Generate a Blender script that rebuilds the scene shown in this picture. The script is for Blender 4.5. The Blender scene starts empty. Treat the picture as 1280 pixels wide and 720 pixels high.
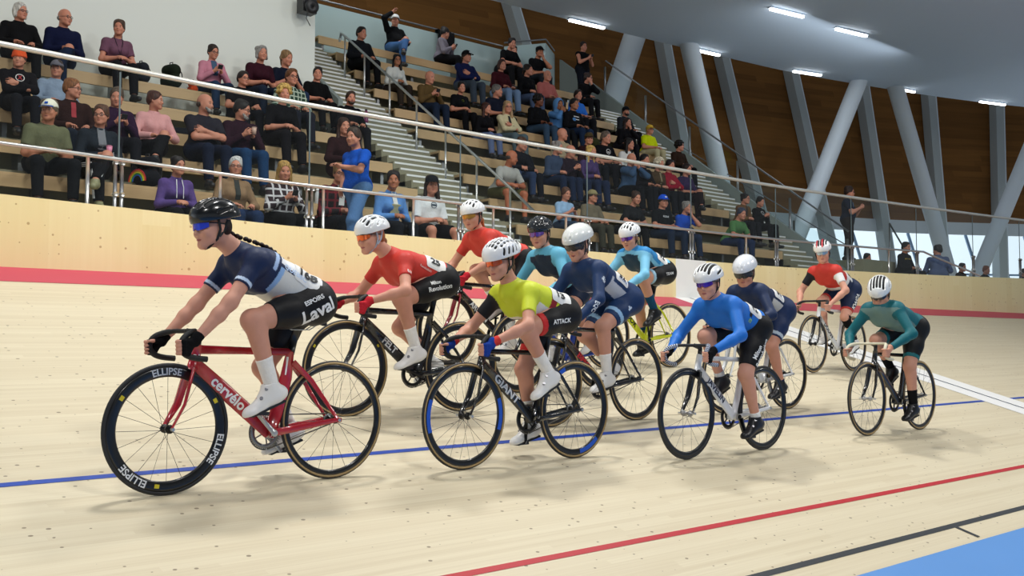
import bpy, bmesh, math, random
import numpy as np
from mathutils import Vector, Matrix
from mathutils.bvhtree import BVHTree
random.seed(7); np.random.seed(7)
SC = bpy.context.scene
COL = SC.collection
R = math.radians
V = np.array

# ------------------------------------------------------------------ camera, light, exposure
CAM_POS = V([0.0, 0.0, 1.4])
HEAD, PITCH, FPX = R(47.9), R(3.0), 1300.0
cam_d = bpy.data.cameras.new('camera'); cam = bpy.data.objects.new('camera', cam_d); COL.objects.link(cam)
cam_d.sensor_width = 36.0; cam_d.lens = FPX / 1280 * 36.0
cam_d.clip_start = .05; cam_d.clip_end = 300
cam.location = CAM_POS; cam.rotation_euler = (R(90) + PITCH, 0, HEAD - R(90))
SC.camera = cam
SC.view_settings.view_transform = 'Standard'; SC.view_settings.look = 'None'
SC.view_settings.exposure = 0.0; SC.view_settings.gamma = 1.0
SC.view_settings.use_curve_mapping = False

world = bpy.data.worlds.new('daylight'); SC.world = world; world.use_nodes = True
wn = world.node_tree; wn.nodes.clear()
wo = wn.nodes.new('ShaderNodeOutputWorld'); wb = wn.nodes.new('ShaderNodeBackground')
wt = wn.nodes.new('ShaderNodeTexCoord'); ws = wn.nodes.new('ShaderNodeSeparateXYZ'); wr = wn.nodes.new('ShaderNodeValToRGB')
wn.links.new(wt.outputs['Generated'], ws.inputs[0]); wn.links.new(ws.outputs['Z'], wr.inputs[0])
cr = wr.color_ramp; cr.elements[0].position = 0.0; cr.elements[0].color = (.85, .93, 1.0, 1)
cr.elements[1].position = .34; cr.elements[1].color = (.20, .23, .27, 1)
e = cr.elements.new(.12); e.color = (.85, .93, 1.0, 1)
ma = wn.nodes.new('ShaderNodeMapRange'); ma.inputs['From Min'].default_value = -.1; ma.inputs['From Max'].default_value = .45; ma.inputs['To Min'].default_value = .34; ma.inputs['To Max'].default_value = 1.35
wn.links.new(ws.outputs['Y'], ma.inputs['Value']); wn.links.new(ma.outputs[0], wb.inputs[1])
wn.links.new(wr.outputs[0], wb.inputs[0])
wn.links.new(wb.outputs[0], wo.inputs[0])

def lamp(name, loc, size, power, color=(1, 1, 1), target=None):
    d = bpy.data.lights.new(name, 'AREA'); d.shape = 'RECTANGLE'; d.size, d.size_y = size
    d.energy = power; d.color = color
    o = bpy.data.objects.new(name, d); COL.objects.link(o); o.location = loc
    if target is not None:
        o.rotation_euler = (Vector(target) - Vector(loc)).to_track_quat('-Z', 'Y').to_euler()
    return o
# rows of hall floodlights hung high above the track
for i, (x, y) in enumerate([(-2, 7.0), (4, 7.0), (10, 7.0), (16, 7.0), (-3, -1), (4, -1), (11, -1), (19, 1)]):
    near = y > 5
    lamp('hall_floodlight', (x, y, 10.4 if near else 9.5), (1.4, .6), {-2: 200, 4: 470, 10: 470, 16: 400}[x] if near else (360 if x == 19 else 235), (1.0, .985, .95), (x, y + (-.8 if near else 6), 0))
# long unseen lamps over the stands; the last added to brighten the landing wall
lamp('stand_fill', (9, 14, 10.6), (8, .3), 60, (1.0, .95, .85), (9, 14.5, 0))
lamp('stand_fill', (24, 13.4, 8.9), (6, .3), 60, (.85, .93, 1.0), (24, 19, 6))
lamp('stand_fill', (12, 18.8, 11.5), (7, .3), 160, (.95, 1.0, 1.0), (12.5, 21, 7))

# ------------------------------------------------------------------ picture -> world helpers (design coordinates)
_f = V([math.cos(HEAD) * math.cos(PITCH), math.sin(HEAD) * math.cos(PITCH), math.sin(PITCH)])
_r = V([math.sin(HEAD), -math.cos(HEAD), 0.0]); _u = np.cross(_r, _f)
def ray(px, py): return _f + _r * (px - 640) / FPX + _u * (360 - py) / FPX
def at_y(px, py, y):
    d = ray(px, py); return CAM_POS + d * ((y - CAM_POS[1]) / d[1])
def trk(y): return -.828 + .28 * y            # banked track height

# ------------------------------------------------------------------ materials
MATS = {}
def pbr(name, col, rough=.5, metal=0.0, spec=None, coat=0.0, emit=None, estr=0.0, bump=None, alpha=None, vcol=False, mottle=0.0, mscale=8.0):
    if name in MATS: return MATS[name]
    m = bpy.data.materials.new(name); m.use_nodes = True; nt = m.node_tree; b = nt.nodes['Principled BSDF']
    b.inputs['Base Color'].default_value = (*col, 1); b.inputs['Roughness'].default_value = rough
    b.inputs['Metallic'].default_value = metal
    if spec is not None: b.inputs['Specular IOR Level'].default_value = spec
    if coat: b.inputs['Coat Weight'].default_value = coat; b.inputs['Coat Roughness'].default_value = .08
    if emit: b.inputs['Emission Color'].default_value = (*emit, 1); b.inputs['Emission Strength'].default_value = estr
    tc = None
    if vcol:
        a = nt.nodes.new('ShaderNodeVertexColor'); a.layer_name = 'Col'; nt.links.new(a.outputs[0], b.inputs['Base Color'])
    elif mottle:
        tc = nt.nodes.new('ShaderNodeTexCoord'); n = nt.nodes.new('ShaderNodeTexNoise'); n.inputs['Scale'].default_value = mscale; n.inputs['Detail'].default_value = 3
        mx = nt.nodes.new('ShaderNodeMix'); mx.data_type = 'RGBA'
        mx.inputs[6].default_value = (*[c * (1 - mottle) for c in col], 1); mx.inputs[7].default_value = (*[min(1, c * (1 + mottle)) for c in col], 1)
        nt.links.new(tc.outputs['Object'], n.inputs['Vector']); nt.links.new(n.outputs[0], mx.inputs[0]); nt.links.new(mx.outputs[2], b.inputs['Base Color'])
    if bump:
        if tc is None: tc = nt.nodes.new('ShaderNodeTexCoord')
        n = nt.nodes.new('ShaderNodeTexNoise'); n.inputs['Scale'].default_value = bump[0]; n.inputs['Detail'].default_value = 2
        bp = nt.nodes.new('ShaderNodeBump'); bp.inputs['Strength'].default_value = bump[1]; bp.inputs['Distance'].default_value = bump[2] if len(bump) > 2 else .01
        nt.links.new(tc.outputs['Object'], n.inputs['Vector']); nt.links.new(n.outputs[0], bp.inputs['Height']); nt.links.new(bp.outputs[0], b.inputs['Normal'])
    MATS[name] = m; return m
def hx(s):
    s = s.lstrip('#'); c = [int(s[i:i + 2], 16) / 255 for i in (0, 2, 4)]
    return tuple(x / 12.92 if x <= .04045 else ((x + .055) / 1.055) ** 2.4 for x in c)
def hairmat(col):
    name = 'hair' + col
    if name in MATS: return MATS[name]
    c = hx(col); m = pbr(name, c, rough=.55, spec=.35); nt = m.node_tree; b = nt.nodes['Principled BSDF']
    tc = nt.nodes.new('ShaderNodeTexCoord'); mp = nt.nodes.new('ShaderNodeMapping'); mp.inputs['Scale'].default_value = (60, 60, 9); n = nt.nodes.new('ShaderNodeTexNoise'); n.inputs['Scale'].default_value = 1.0; n.inputs['Detail'].default_value = 3
    cr = nt.nodes.new('ShaderNodeValToRGB'); cr.color_ramp.elements[0].position = .35; cr.color_ramp.elements[1].position = .65
    cr.color_ramp.elements[0].color = (*[x * .45 for x in c], 1); cr.color_ramp.elements[1].color = (*[min(1, x * 1.35) for x in c], 1)
    bp = nt.nodes.new('ShaderNodeBump'); bp.inputs['Strength'].default_value = .8; bp.inputs['Distance'].default_value = .012
    nt.links.new(tc.outputs['Object'], mp.inputs[0]); nt.links.new(mp.outputs[0], n.inputs['Vector']); nt.links.new(n.outputs[0], cr.inputs[0]); nt.links.new(cr.outputs[0], b.inputs['Base Color']); nt.links.new(n.outputs[0], bp.inputs['Height']); nt.links.new(bp.outputs[0], b.inputs['Normal'])
    return m
def cloth(col, key='cloth'):
    if key == 'hair': return hairmat(col)
    return pbr(key + col, hx(col), rough=.9, spec=.15, bump=(38, .5, .012), mottle=.12, mscale=14)
def skin(col): return pbr('skin' + col, tuple(a * b for a, b in zip(hx(col), (.88, .80, .76))), rough=.5, spec=.35, mottle=.06, mscale=30)
def glossy(col, rough=.25, coat=.6): return pbr('paint' + col, hx(col), rough=rough, coat=coat)

def glass_mat(name, tint, gloss=.03):
    if name in MATS: return MATS[name]
    m = bpy.data.materials.new(name); m.use_nodes = True; nt = m.node_tree; nt.nodes.clear()
    o = nt.nodes.new('ShaderNodeOutputMaterial'); t = nt.nodes.new('ShaderNodeBsdfTransparent'); t.inputs[0].default_value = (*tint, 1)
    g = nt.nodes.new('ShaderNodeBsdfGlossy'); g.inputs['Roughness'].default_value = .02
    lw = nt.nodes.new('ShaderNodeLayerWeight'); lw.inputs[0].default_value = .5
    pw = nt.nodes.new('ShaderNodeMath'); pw.operation = 'POWER'; pw.inputs[1].default_value = 4.0
    ma = nt.nodes.new('ShaderNodeMath'); ma.operation = 'MULTIPLY_ADD'; ma.inputs[1].default_value = .22; ma.inputs[2].default_value = gloss * .6
    mx = nt.nodes.new('ShaderNodeMixShader')
    nt.links.new(lw.outputs['Facing'], pw.inputs[0]); nt.links.new(pw.outputs[0], ma.inputs[0]); nt.links.new(ma.outputs[0], mx.inputs[0]); nt.links.new(t.outputs[0], mx.inputs[1]); nt.links.new(g.outputs[0], mx.inputs[2]); nt.links.new(mx.outputs[0], o.inputs[0])
    MATS[name] = m; return m

def N(nt, kind, **kw):
    n = nt.nodes.new(kind)
    for k, v in kw.items():
        if k.startswith('i_'):
            key = k[2:]; n.inputs[int(key) if key.isdigit() else key].default_value = v
        else: setattr(n, k, v)
    return n
def planks(name, base, dark, axis='x', width=.042, rough=.45, knot=True, knotcol=(.22, .12, .05), grain=(1.2, 55), tone=.55, kscale=(5, 11), spec=.4, kth=1.0, kmin=.86):
    """timber: boards running along axis, each its own tone, fine grain and small knots"""
    m = bpy.data.materials.new(name); m.use_nodes = True; nt = m.node_tree; L = nt.links.new; b = nt.nodes['Principled BSDF']
    tc = N(nt, 'ShaderNodeTexCoord'); sp = N(nt, 'ShaderNodeSeparateXYZ'); L(tc.outputs['Object'], sp.inputs[0])
    al, ac = {'x': ('X', 'Y'), 'z': ('Z', 'X'), 'xz': ('X', 'Z')}[axis]
    d = N(nt, 'ShaderNodeMath', operation='DIVIDE', i_1=width); L(sp.outputs[ac], d.inputs[0])
    fl = N(nt, 'ShaderNodeMath', operation='FLOOR'); L(d.outputs[0], fl.inputs[0])
    wn1 = N(nt, 'ShaderNodeTexWhiteNoise', noise_dimensions='1D'); L(fl.outputs[0], wn1.inputs['W'])
    off = N(nt, 'ShaderNodeMath', operation='MULTIPLY_ADD', i_1=.33); L(sp.outputs[al], off.inputs[0])
    sc = N(nt, 'ShaderNodeMath', operation='MULTIPLY', i_1=17.0); L(wn1.outputs[0], sc.inputs[0]); L(sc.outputs[0], off.inputs[2])
    fl2 = N(nt, 'ShaderNodeMath', operation='FLOOR'); L(off.outputs[0], fl2.inputs[0])
    cmb = N(nt, 'ShaderNodeCombineXYZ'); L(fl.outputs[0], cmb.inputs[0]); L(fl2.outputs[0], cmb.inputs[1])
    wn2 = N(nt, 'ShaderNodeTexWhiteNoise', noise_dimensions='2D'); L(cmb.outputs[0], wn2.inputs['Vector'])
    # stretched grain
    g = N(nt, 'ShaderNodeCombineXYZ')
    a1 = N(nt, 'ShaderNodeMath', operation='MULTIPLY', i_1=grain[0]); L(sp.outputs[al], a1.inputs[0])
    a2 = N(nt, 'ShaderNodeMath', operation='MULTIPLY', i_1=grain[1]); L(sp.outputs[ac], a2.inputs[0])
    L(a1.outputs[0], g.inputs[0]); L(a2.outputs[0], g.inputs[1]); L(wn2.outputs[0], g.inputs[2])
    nz = N(nt, 'ShaderNodeTexNoise', i_Scale=1.0, i_Detail=3.0); L(g.outputs[0], nz.inputs['Vector'])
    s1 = N(nt, 'ShaderNodeMath', operation='MULTIPLY', i_1=tone); L(wn2.outputs[0], s1.inputs[0])
    s2 = N(nt, 'ShaderNodeMath', operation='MULTIPLY_ADD', i_1=.7, i_2=-.15); L(nz.outputs[0], s2.inputs[0])
    s3 = N(nt, 'ShaderNodeMath', operation='ADD', use_clamp=True); L(s1.outputs[0], s3.inputs[0]); L(s2.outputs[0], s3.inputs[1])
    mx = N(nt, 'ShaderNodeMix', data_type='RGBA'); mx.inputs[6].default_value = (*base, 1); mx.inputs[7].default_value = (*dark, 1); L(s3.outputs[0], mx.inputs[0])
    out = mx.outputs[2]
    if knot:
        kv = N(nt, 'ShaderNodeCombineXYZ')
        k1 = N(nt, 'ShaderNodeMath', operation='MULTIPLY', i_1=kscale[0]); L(sp.outputs[al], k1.inputs[0])
        k2 = N(nt, 'ShaderNodeMath', operation='MULTIPLY', i_1=kscale[1]); L(sp.outputs[ac], k2.inputs[0])
        L(k1.outputs[0], kv.inputs[0]); L(k2.outputs[0], kv.inputs[1])
        vo = N(nt, 'ShaderNodeTexVoronoi', i_Scale=1.0, voronoi_dimensions='2D'); L(kv.outputs[0], vo.inputs['Vector'])
        sx = N(nt, 'ShaderNodeSeparateXYZ'); L(vo.outputs['Color'], sx.inputs[0])
        th2 = N(nt, 'ShaderNodeMath', operation='MULTIPLY_ADD', i_1=kth, i_2=-kmin * kth); L(sx.outputs[0], th2.inputs[0])
        df = N(nt, 'ShaderNodeMath', operation='SUBTRACT'); L(th2.outputs[0], df.inputs[0]); L(vo.outputs['Distance'], df.inputs[1])
        mu = N(nt, 'ShaderNodeMath', operation='MULTIPLY', i_1=40.0, use_clamp=True); L(df.outputs[0], mu.inputs[0])
        mu2 = N(nt, 'ShaderNodeMath', operation='MULTIPLY', i_1=.7); L(mu.outputs[0], mu2.inputs[0])
        mk = N(nt, 'ShaderNodeMix', data_type='RGBA'); mk.inputs[7].default_value = (*knotcol, 1); L(mu2.outputs[0], mk.inputs[0]); L(out, mk.inputs[6]); out = mk.outputs[2]
    L(out, b.inputs['Base Color']); b.inputs['Roughness'].default_value = rough; b.inputs['Specular IOR Level'].default_value = spec
    MATS[name] = m; return m

M_TRACK = planks('pale_track_boards', (.75, .675, .495), (.55, .455, .30), 'x', tone=.30, kth=.62, kmin=.76, kscale=(11, 15), grain=(.9, 85), knotcol=(.10, .06, .03))
M_PLY = planks('fence_plywood', (.92, .815, .46), (.84, .71, .35), 'z', width=.31, grain=(.8, 24), kscale=(11, 11), kmin=.84, kth=1.2, knotcol=(.42, .27, .10))
M_BENCH = planks('bench_timber', (.60, .42, .22), (.47, .30, .15), 'x', width=.2, knot=False, grain=(1.5, 30), rough=.5)
M_WOODWALL = planks('dark_slatted_timber', (.26, .115, .030), (.13, .056, .016), 'xz', width=.22, knot=False, grain=(.6, 9), rough=.7, spec=.12)
M_STEEL = pbr('brushed_steel', (.62, .62, .60), rough=.32, metal=.9)
M_DSTEEL = pbr('dull_steel', (.30, .31, .32), rough=.4, metal=.9)
M_CONC = pbr('olive_concrete', (.27, .255, .17), rough=.85, mottle=.12, mscale=3)
M_WHITEWALL = pbr('white_wall_paint', (.80, .83, .76), rough=.8)
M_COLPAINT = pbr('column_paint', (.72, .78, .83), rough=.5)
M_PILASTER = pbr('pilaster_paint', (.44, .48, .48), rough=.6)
M_SOFFIT = pbr('soffit_paint', (.68, .79, .92), rough=.75)
M_GLASS = glass_mat('clear_glass', (.93, .96, .96))
def frosted(name, col, mixf):
    m = glass_mat(name, (.80, .88, .88)); nt = m.node_tree; o = next(n for n in nt.nodes if n.type == 'OUTPUT_MATERIAL'); src = o.inputs[0].links[0].from_socket
    d = nt.nodes.new('ShaderNodeBsdfDiffuse'); d.inputs[0].default_value = (*col, 1); x = nt.nodes.new('ShaderNodeMixShader'); x.inputs[0].default_value = mixf
    nt.links.new(src, x.inputs[1]); nt.links.new(d.outputs[0], x.inputs[2]); nt.links.new(x.outputs[0], o.inputs[0]); return m
M_GGLASS = frosted('green_glass', (.55, .68, .68), .6)
M_BLACKP = pbr('black_plastic', (.018, .018, .02), rough=.4)
M_RUBBER = pbr('black_rubber', (.02, .02, .021), rough=.6)

# ------------------------------------------------------------------ object helpers
def mesh_obj(name, verts, faces, mat=None, parent=None, smooth=False):
    me = bpy.data.meshes.new(name); me.from_pydata([tuple(map(float, v)) for v in verts], [], [tuple(map(int, f)) for f in faces])
    if mat: me.materials.append(mat)
    if smooth: me.shade_smooth()
    o = bpy.data.objects.new(name, me); COL.objects.link(o)
    if parent is not None: o.parent = parent
    return o
def arr_obj(name, v, q, mat=None, parent=None, smooth=True):
    me = bpy.data.meshes.new(name)
    me.vertices.add(len(v)); me.vertices.foreach_set('co', np.asarray(v, np.float32).ravel())
    k = q.shape[1]; me.loops.add(q.size); me.loops.foreach_set('vertex_index', q.astype(np.int32).ravel())
    me.polygons.add(len(q)); me.polygons.foreach_set('loop_start', np.arange(0, q.size, k, dtype=np.int32))
    me.update(calc_edges=True)
    if smooth: me.shade_smooth()
    if mat: me.materials.append(mat)
    o = bpy.data.objects.new(name, me); COL.objects.link(o)
    if parent is not None: o.parent = parent
    return o
def empty(name, loc=(0, 0, 0), rz=0.0):
    o = bpy.data.objects.new(name, None); COL.objects.link(o); o.location = tuple(map(float, loc)); o.rotation_euler = (0, 0, rz); o.empty_display_size = .1
    return o
def tag(o, label, cat, group=None, kind=None):
    o['label'] = label; o['category'] = cat
    if group: o['group'] = group
    if kind: o['kind'] = kind
    return o
def struct(o, label=None):
    o['kind'] = 'structure'
    if label: o['label'] = label
    return o
class MB:
    """collects primitives into one mesh"""
    def __init__(s): s.v = []; s.f = []
    def box(s, lo, hi):
        n = len(s.v); (a, b, c), (d, e, f) = lo, hi
        s.v += [(a, b, c), (d, b, c), (d, e, c), (a, e, c), (a, b, f), (d, b, f), (d, e, f), (a, e, f)]
        s.f += [[n + i for i in q] for q in ((0, 3, 2, 1), (4, 5, 6, 7), (0, 1, 5, 4), (1, 2, 6, 5), (2, 3, 7, 6), (3, 0, 4, 7))]; return s
    def obox(s, c, ax, hs):
        c = V(c, float); n = len(s.v); ax = [V(a, float) for a in ax]
        for sz in (-1, 1):
            for sx, sy in ((-1, -1), (1, -1), (1, 1), (-1, 1)):
                s.v.append(tuple(c + ax[0] * hs[0] * sx + ax[1] * hs[1] * sy + ax[2] * hs[2] * sz))
        s.f += [[n + i for i in q] for q in ((0, 3, 2, 1), (4, 5, 6, 7), (0, 1, 5, 4), (1, 2, 6, 5), (2, 3, 7, 6), (3, 0, 4, 7))]; return s
    def prism(s, poly, a, b, axis):
        """extrude a 2-D polygon along axis 'x'|'y'|'z' from a to b"""
        n = len(s.v); k = len(poly)
        mk = {'x': lambda p, t: (t, p[0], p[1]), 'y': lambda p, t: (p[0], t, p[1]), 'z': lambda p, t: (p[0], p[1], t)}[axis]
        s.v += [mk(p, a) for p in poly] + [mk(p, b) for p in poly]
        s.f.append([n + i for i in range(k)][::-1]); s.f.append([n + k + i for i in range(k)])
        for i in range(k): j = (i + 1) % k; s.f.append([n + i, n + j, n + k + j, n + k + i])
        return s
    def tube(s, pts, rad, seg=10, cap=True, closed=False, up=(0, 0, 1)):
        """sweep; rad: scalar, list of scalars or list of (side, up) pairs"""
        P = [V(p, float) for p in pts]; k = len(P)
        rr = rad if isinstance(rad, (list, tuple)) else [rad] * k
        n0 = len(s.v); prev = None
        for i, p in enumerate(P):
            t = (P[(i + 1) % k] - P[i - 1]) if closed else (P[min(i + 1, k - 1)] - P[max(i - 1, 0)]); t = t / (np.linalg.norm(t) + 1e-12)
            if prev is None:
                u = V(up, float)
                if abs(t @ u) > .95: u = V((1.0, 0, 0)) if abs(t[0]) < .9 else V((0, 1.0, 0))
            else: u = prev
            side = np.cross(t, u); side /= np.linalg.norm(side) + 1e-12; uu = np.cross(side, t); prev = uu
            r = rr[i]; ra, rb = (r, r) if not isinstance(r, (tuple, list)) else r
            for j in range(seg):
                a = 2 * math.pi * j / seg; s.v.append(tuple(p + side * math.cos(a) * ra + uu * math.sin(a) * rb))
        for i in range(k if closed else k - 1):
            i2 = (i + 1) % k
            for j in range(seg):
                j2 = (j + 1) % seg; s.f.append([n0 + i * seg + j, n0 + i2 * seg + j, n0 + i2 * seg + j2, n0 + i * seg + j2][::-1])
        if cap and not closed:
            s.f.append([n0 + j for j in range(seg)]); s.f.append([n0 + (k - 1) * seg + j for j in range(seg)][::-1])
        return s
    def lathe(s, prof, c, axis, seg=48, closed=True):
        """prof: (radius, along) list revolved about axis through c"""
        c = V(c, float); ax = V(axis, float); ax /= np.linalg.norm(ax)
        h = V((1.0, 0, 0)) if abs(ax[0]) < .9 else V((0, 0, 1.0)); e1 = np.cross(ax, h); e1 /= np.linalg.norm(e1); e2 = np.cross(ax, e1)
        n0 = len(s.v); k = len(prof)
        for i in range(seg):
            a = 2 * math.pi * i / seg; d = e1 * math.cos(a) + e2 * math.sin(a)
            for r, t in prof: s.v.append(tuple(c + d * r + ax * t))
        for i in range(seg):
            i2 = (i + 1) % seg
            for j in range(k if closed else k - 1):
                j2 = (j + 1) % k; s.f.append([n0 + i * k + j, n0 + i * k + j2, n0 + i2 * k + j2, n0 + i2 * k + j])
        return s
    def ball(s, c, r, seg=12, rings=8, ax=None):
        c = V(c, float); rx, ry, rz = r if isinstance(r, (tuple, list)) else (r, r, r); ax = np.eye(3) if ax is None else V(ax, float); n0 = len(s.v)
        for i in range(rings + 1):
            th = math.pi * i / rings
            for j in range(seg):
                a = 2 * math.pi * j / seg
                s.v.append(tuple(c + ax[0] * rx * math.sin(th) * math.cos(a) + ax[1] * ry * math.sin(th) * math.sin(a) + ax[2] * rz * math.cos(th)))
        for i in range(rings):
            for j in range(seg):
                j2 = (j + 1) % seg; s.f.append([n0 + i * seg + j, n0 + (i + 1) * seg + j, n0 + (i + 1) * seg + j2, n0 + i * seg + j2])
        return s
    def build(s, name, mat, parent=None, smooth=False):
        return mesh_obj(name, s.v, s.f, mat, parent, smooth)
def spline(pts, n=6, closed=False):
    P = [V(p, float) for p in pts]; out = []
    k = len(P); rng = range(k) if closed else range(k - 1)
    for i in rng:
        p0 = P[i - 1] if (closed or i > 0) else 2 * P[0] - P[1]; p1 = P[i]; p2 = P[(i + 1) % k]; p3 = P[(i + 2) % k] if (closed or i + 2 < k) else 2 * P[-1] - P[-2]
        for j in range(n):
            t = j / n; out.append(.5 * ((2 * p1) + (-p0 + p2) * t + (2 * p0 - 5 * p1 + 4 * p2 - p3) * t * t + (-p0 + 3 * p1 - 3 * p2 + p3) * t ** 3))
    if not closed: out.append(P[-1])
    return out
def text_geo(body, size, weight=0.0, shear=0.0, spacing=1.0, res=3):
    """flat outline lettering centred on the origin -> (verts Nx3, faces)"""
    c = bpy.data.curves.new('lettering', 'FONT'); c.body = body; c.size = size; c.align_x = 'CENTER'; c.align_y = 'CENTER'
    c.resolution_u = res; c.offset = weight; c.shear = shear; c.space_character = spacing
    o = bpy.data.objects.new('lettering', c); COL.objects.link(o)
    bpy.context.view_layer.update()
    ev = o.evaluated_get(bpy.context.evaluated_depsgraph_get()); me = ev.to_mesh()
    bm = bmesh.new(); bm.from_mesh(me); ev.to_mesh_clear()
    bmesh.ops.remove_doubles(bm, verts=bm.verts[:], dist=1e-6); bmesh.ops.triangulate(bm, faces=bm.faces[:])
    for _ in range(3):      # short edges, so that the letters can follow a curved surface
        ed = [e for e in bm.edges if e.calc_length() > size * .11]
        if not ed: break
        bmesh.ops.subdivide_edges(bm, edges=ed, cuts=1, use_grid_fill=False); bmesh.ops.triangulate(bm, faces=bm.faces[:])
    bm.verts.index_update(); v = np.array([tuple(p.co) for p in bm.verts]).reshape(-1, 3); f = [tuple(q.index for q in p.verts) for p in bm.faces]; bm.free()
    bpy.data.objects.remove(o); bpy.data.curves.remove(c)
    return v, f
# ------------------------------------------------------------------ the track
YE, YB, YW = 3.17, 9.9, 10.5
def track_strip(name, x0, x1, y0, y1, mat, lift=0.0, nx=2):
    v = []; f = []
    for i in range(nx):
        x = x0 + (x1 - x0) * i / (nx - 1)
        v += [(x, y0, trk(y0) + lift), (x, y1, trk(y1) + lift)]
    for i in range(nx - 1): a = 2 * i; f.append((a, a + 2, a + 3, a + 1))
    return mesh_obj(name, v, f, mat)
XL, XR = -6.0, 46.0
struct(track_strip('floor', XL, XR, YE, YW, M_TRACK), 'pale pine boards of the banked cycling track')
m_apron = pbr('blue_apron_paint', hx('#5B93D6'), rough=.45, mottle=.03, mscale=2)
struct(mesh_obj('floor', [(XL, -14, -.02), (XR, -14, -.02), (XR, .4, -.02), (XL, .4, -.02), (XR, YE, trk(YE)), (XL, YE, trk(YE))], [(0, 1, 2, 3), (3, 2, 4, 5)], m_apron), 'flat blue painted band inside the track')
m_black = pbr('line_black', hx('#33373B'), rough=.5); m_red = pbr('line_red', hx('#B8252F'), rough=.5); m_blue = pbr('line_blue', hx('#1B45A8'), rough=.45)
m_band = pbr('band_crimson', hx('#C43A58'), rough=.5); m_white = pbr('line_white', hx('#F0F0EE'), rough=.5); m_dkline = pbr('line_navy', hx('#2A3050'), rough=.5)
def line(y, w, mat, lab): struct(track_strip('trim_1', XL, XR, y - w / 2, y + w / 2, mat, .002), lab)
line(3.385, .05, m_black, 'black measuring line painted on the track')
line(3.945, .05, m_red, 'red sprinters line painted on the track')
line(5.47, .05, m_blue, 'blue stayers line painted on the track')
struct(track_strip('trim_2', XL, 12.95, YB, YW, m_band, .003), 'crimson band painted along the top of the track')
struct(track_strip('trim_2', 13.75, XR, YB, YW, m_band, .003), 'crimson band painted along the top of the track')
# finish line across the boards with its thin dark centre line
def cross(xa, xb, xc, xd, mat, lift, y0, y1, name='trim_3'):
    v = [(xa, y0, trk(y0) + lift), (xb, y0, trk(y0) + lift), (xd, y1, trk(y1) + lift), (xc, y1, trk(y1) + lift)]
    return mesh_obj(name, v, [(0, 1, 2, 3)], mat)
struct(cross(12.30, 13.08, 12.95, 13.75, m_white, .004, YE, YW), 'white finish line crossing the track')
struct(cross(12.67, 12.71, 13.33, 13.37, m_dkline, .006, YE, YW), 'thin dark line along the middle of the finish line')
struct(cross(7.18, 7.22, 7.19, 7.23, m_black, .004, 3.2, 3.36), 'short black tick beside the measuring line')

# ------------------------------------------------------------------ fence wall at the top of the bank
def dz(x):
    a = .07 * min(1, max(0, (6.0 - x) / 3.0)); b = .25 * max(0, (x - 14.5) / 12.3) ** 1.4 if x > 14.5 else 0
    return a + min(b, .7)
ZW = 1.4 + 1.334; ZR = 1.4 + 1.82; ZT = 1.4 + 2.80
def xs(a, b, n): return [a + (b - a) * i / (n - 1) for i in range(n)]
def fence(x0, x1, mat, nm, lab, n):
    v = []; f = []; X = xs(x0, x1, n)
    for x in X:
        zt = ZW + dz(x); v += [(x, YW, trk(YW) - .05), (x, YW, zt), (x, YW + .09, zt), (x, YW + .09, trk(YW) - .05)]
    for i in range(n - 1):
        a = 4 * i
        for j in range(3): f.append((a + j, a + 4 + j, a + 5 + j, a + 1 + j))
    return struct(mesh_obj(nm, v, f, mat), lab)
fence(XL, 13.0, M_PLY, 'wall_track', 'knotty plywood fence at the top of the track', 20)
fence(13.0, 13.78, pbr('fence_white', hx('#EFEFEA'), rough=.5), 'wall_finish', 'white panel of the fence at the finish line', 3)
fence(13.78, XR, M_PLY, 'wall_track', 'knotty plywood fence at the top of the track', 24)
# ------------------------------------------------------------------ handrail, posts and glass above the fence
def railing_tube(name, pts, r, mat, lab, cat='handrail', seg=10, ends=None):
    return tag(MB().tube(pts, r, seg).build(name, mat, None, True), lab, cat)
M_RAILTOP = pbr('satin_rail', (.78, .77, .70), rough=.35, metal=.65)
railing_tube('handrail', [(x, YW + .12, ZT + dz(x)) for x in xs(-3, 44, 48)], .028, M_RAILTOP, 'long pale metal top rail along the glass above the fence')
RX = 21.3
railing_tube('handrail', [(x, YW - .0, ZR + dz(x)) for x in xs(-3, RX, 26)] + [(RX + .35, YW, ZR + .05), (RX + 2.7, YW, ZW + dz(RX + 2.7) + .03)], .021, M_STEEL, 'lower steel handrail at waist height inside the glass')
k = 0; post_x = [-.5, 1.8, 4.12, 6.37, 8.66, 11.08, 13.53, 15.96, 18.55, 21.2, 23.9, 26.5, 29.2, 32.0]
def where(px_list, i): return px_list[i]
landm = ['near the man in olive', 'right of the striped black trousers', 'right of the checked shirt', 'right of the white t-shirt', 'near the tan camouflage cap', 'left of the blue cap', 'left of the green t-shirt', 'right of the black hoodie', 'below the standing man in navy', 'where the lower handrail slopes down', 'right of the sloping handrail', 'far right', 'far right', 'far right']
for i, x in enumerate(post_x):
    p = empty('glass_post', (x, YW + .1, ZW + dz(x) - .02)); k = i - 1
    tag(p, 'double steel clamp post on the fence ' + landm[max(0, min(k, 11))], 'post', 'double clamp posts on the fence')
    h = ZR + .03 - ZW
    for s in (-1, 1):
        MB().tube([(s * .034, 0, 0), (s * .034, 0, h)], .02, 10).build('post_tube', M_DSTEEL, p, True)
        for z in (.16, h - .03): MB().tube([(s * .034, -.03, z), (s * .034, .02, z)], .024, 10).build('clamp', M_STEEL, p, True)
    MB().box((-.008, .0, h), (.008, .012, ZT - ZW - .03)).build('glass_edge', pbr('glass_edge', (.12, .16, .17), rough=.2), p)
sp = [2.5, 3.79, 5.22, 6.53, 7.85, 9.19, 10.58, 12.1, 14.97, 17.3, 19.9]
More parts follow.
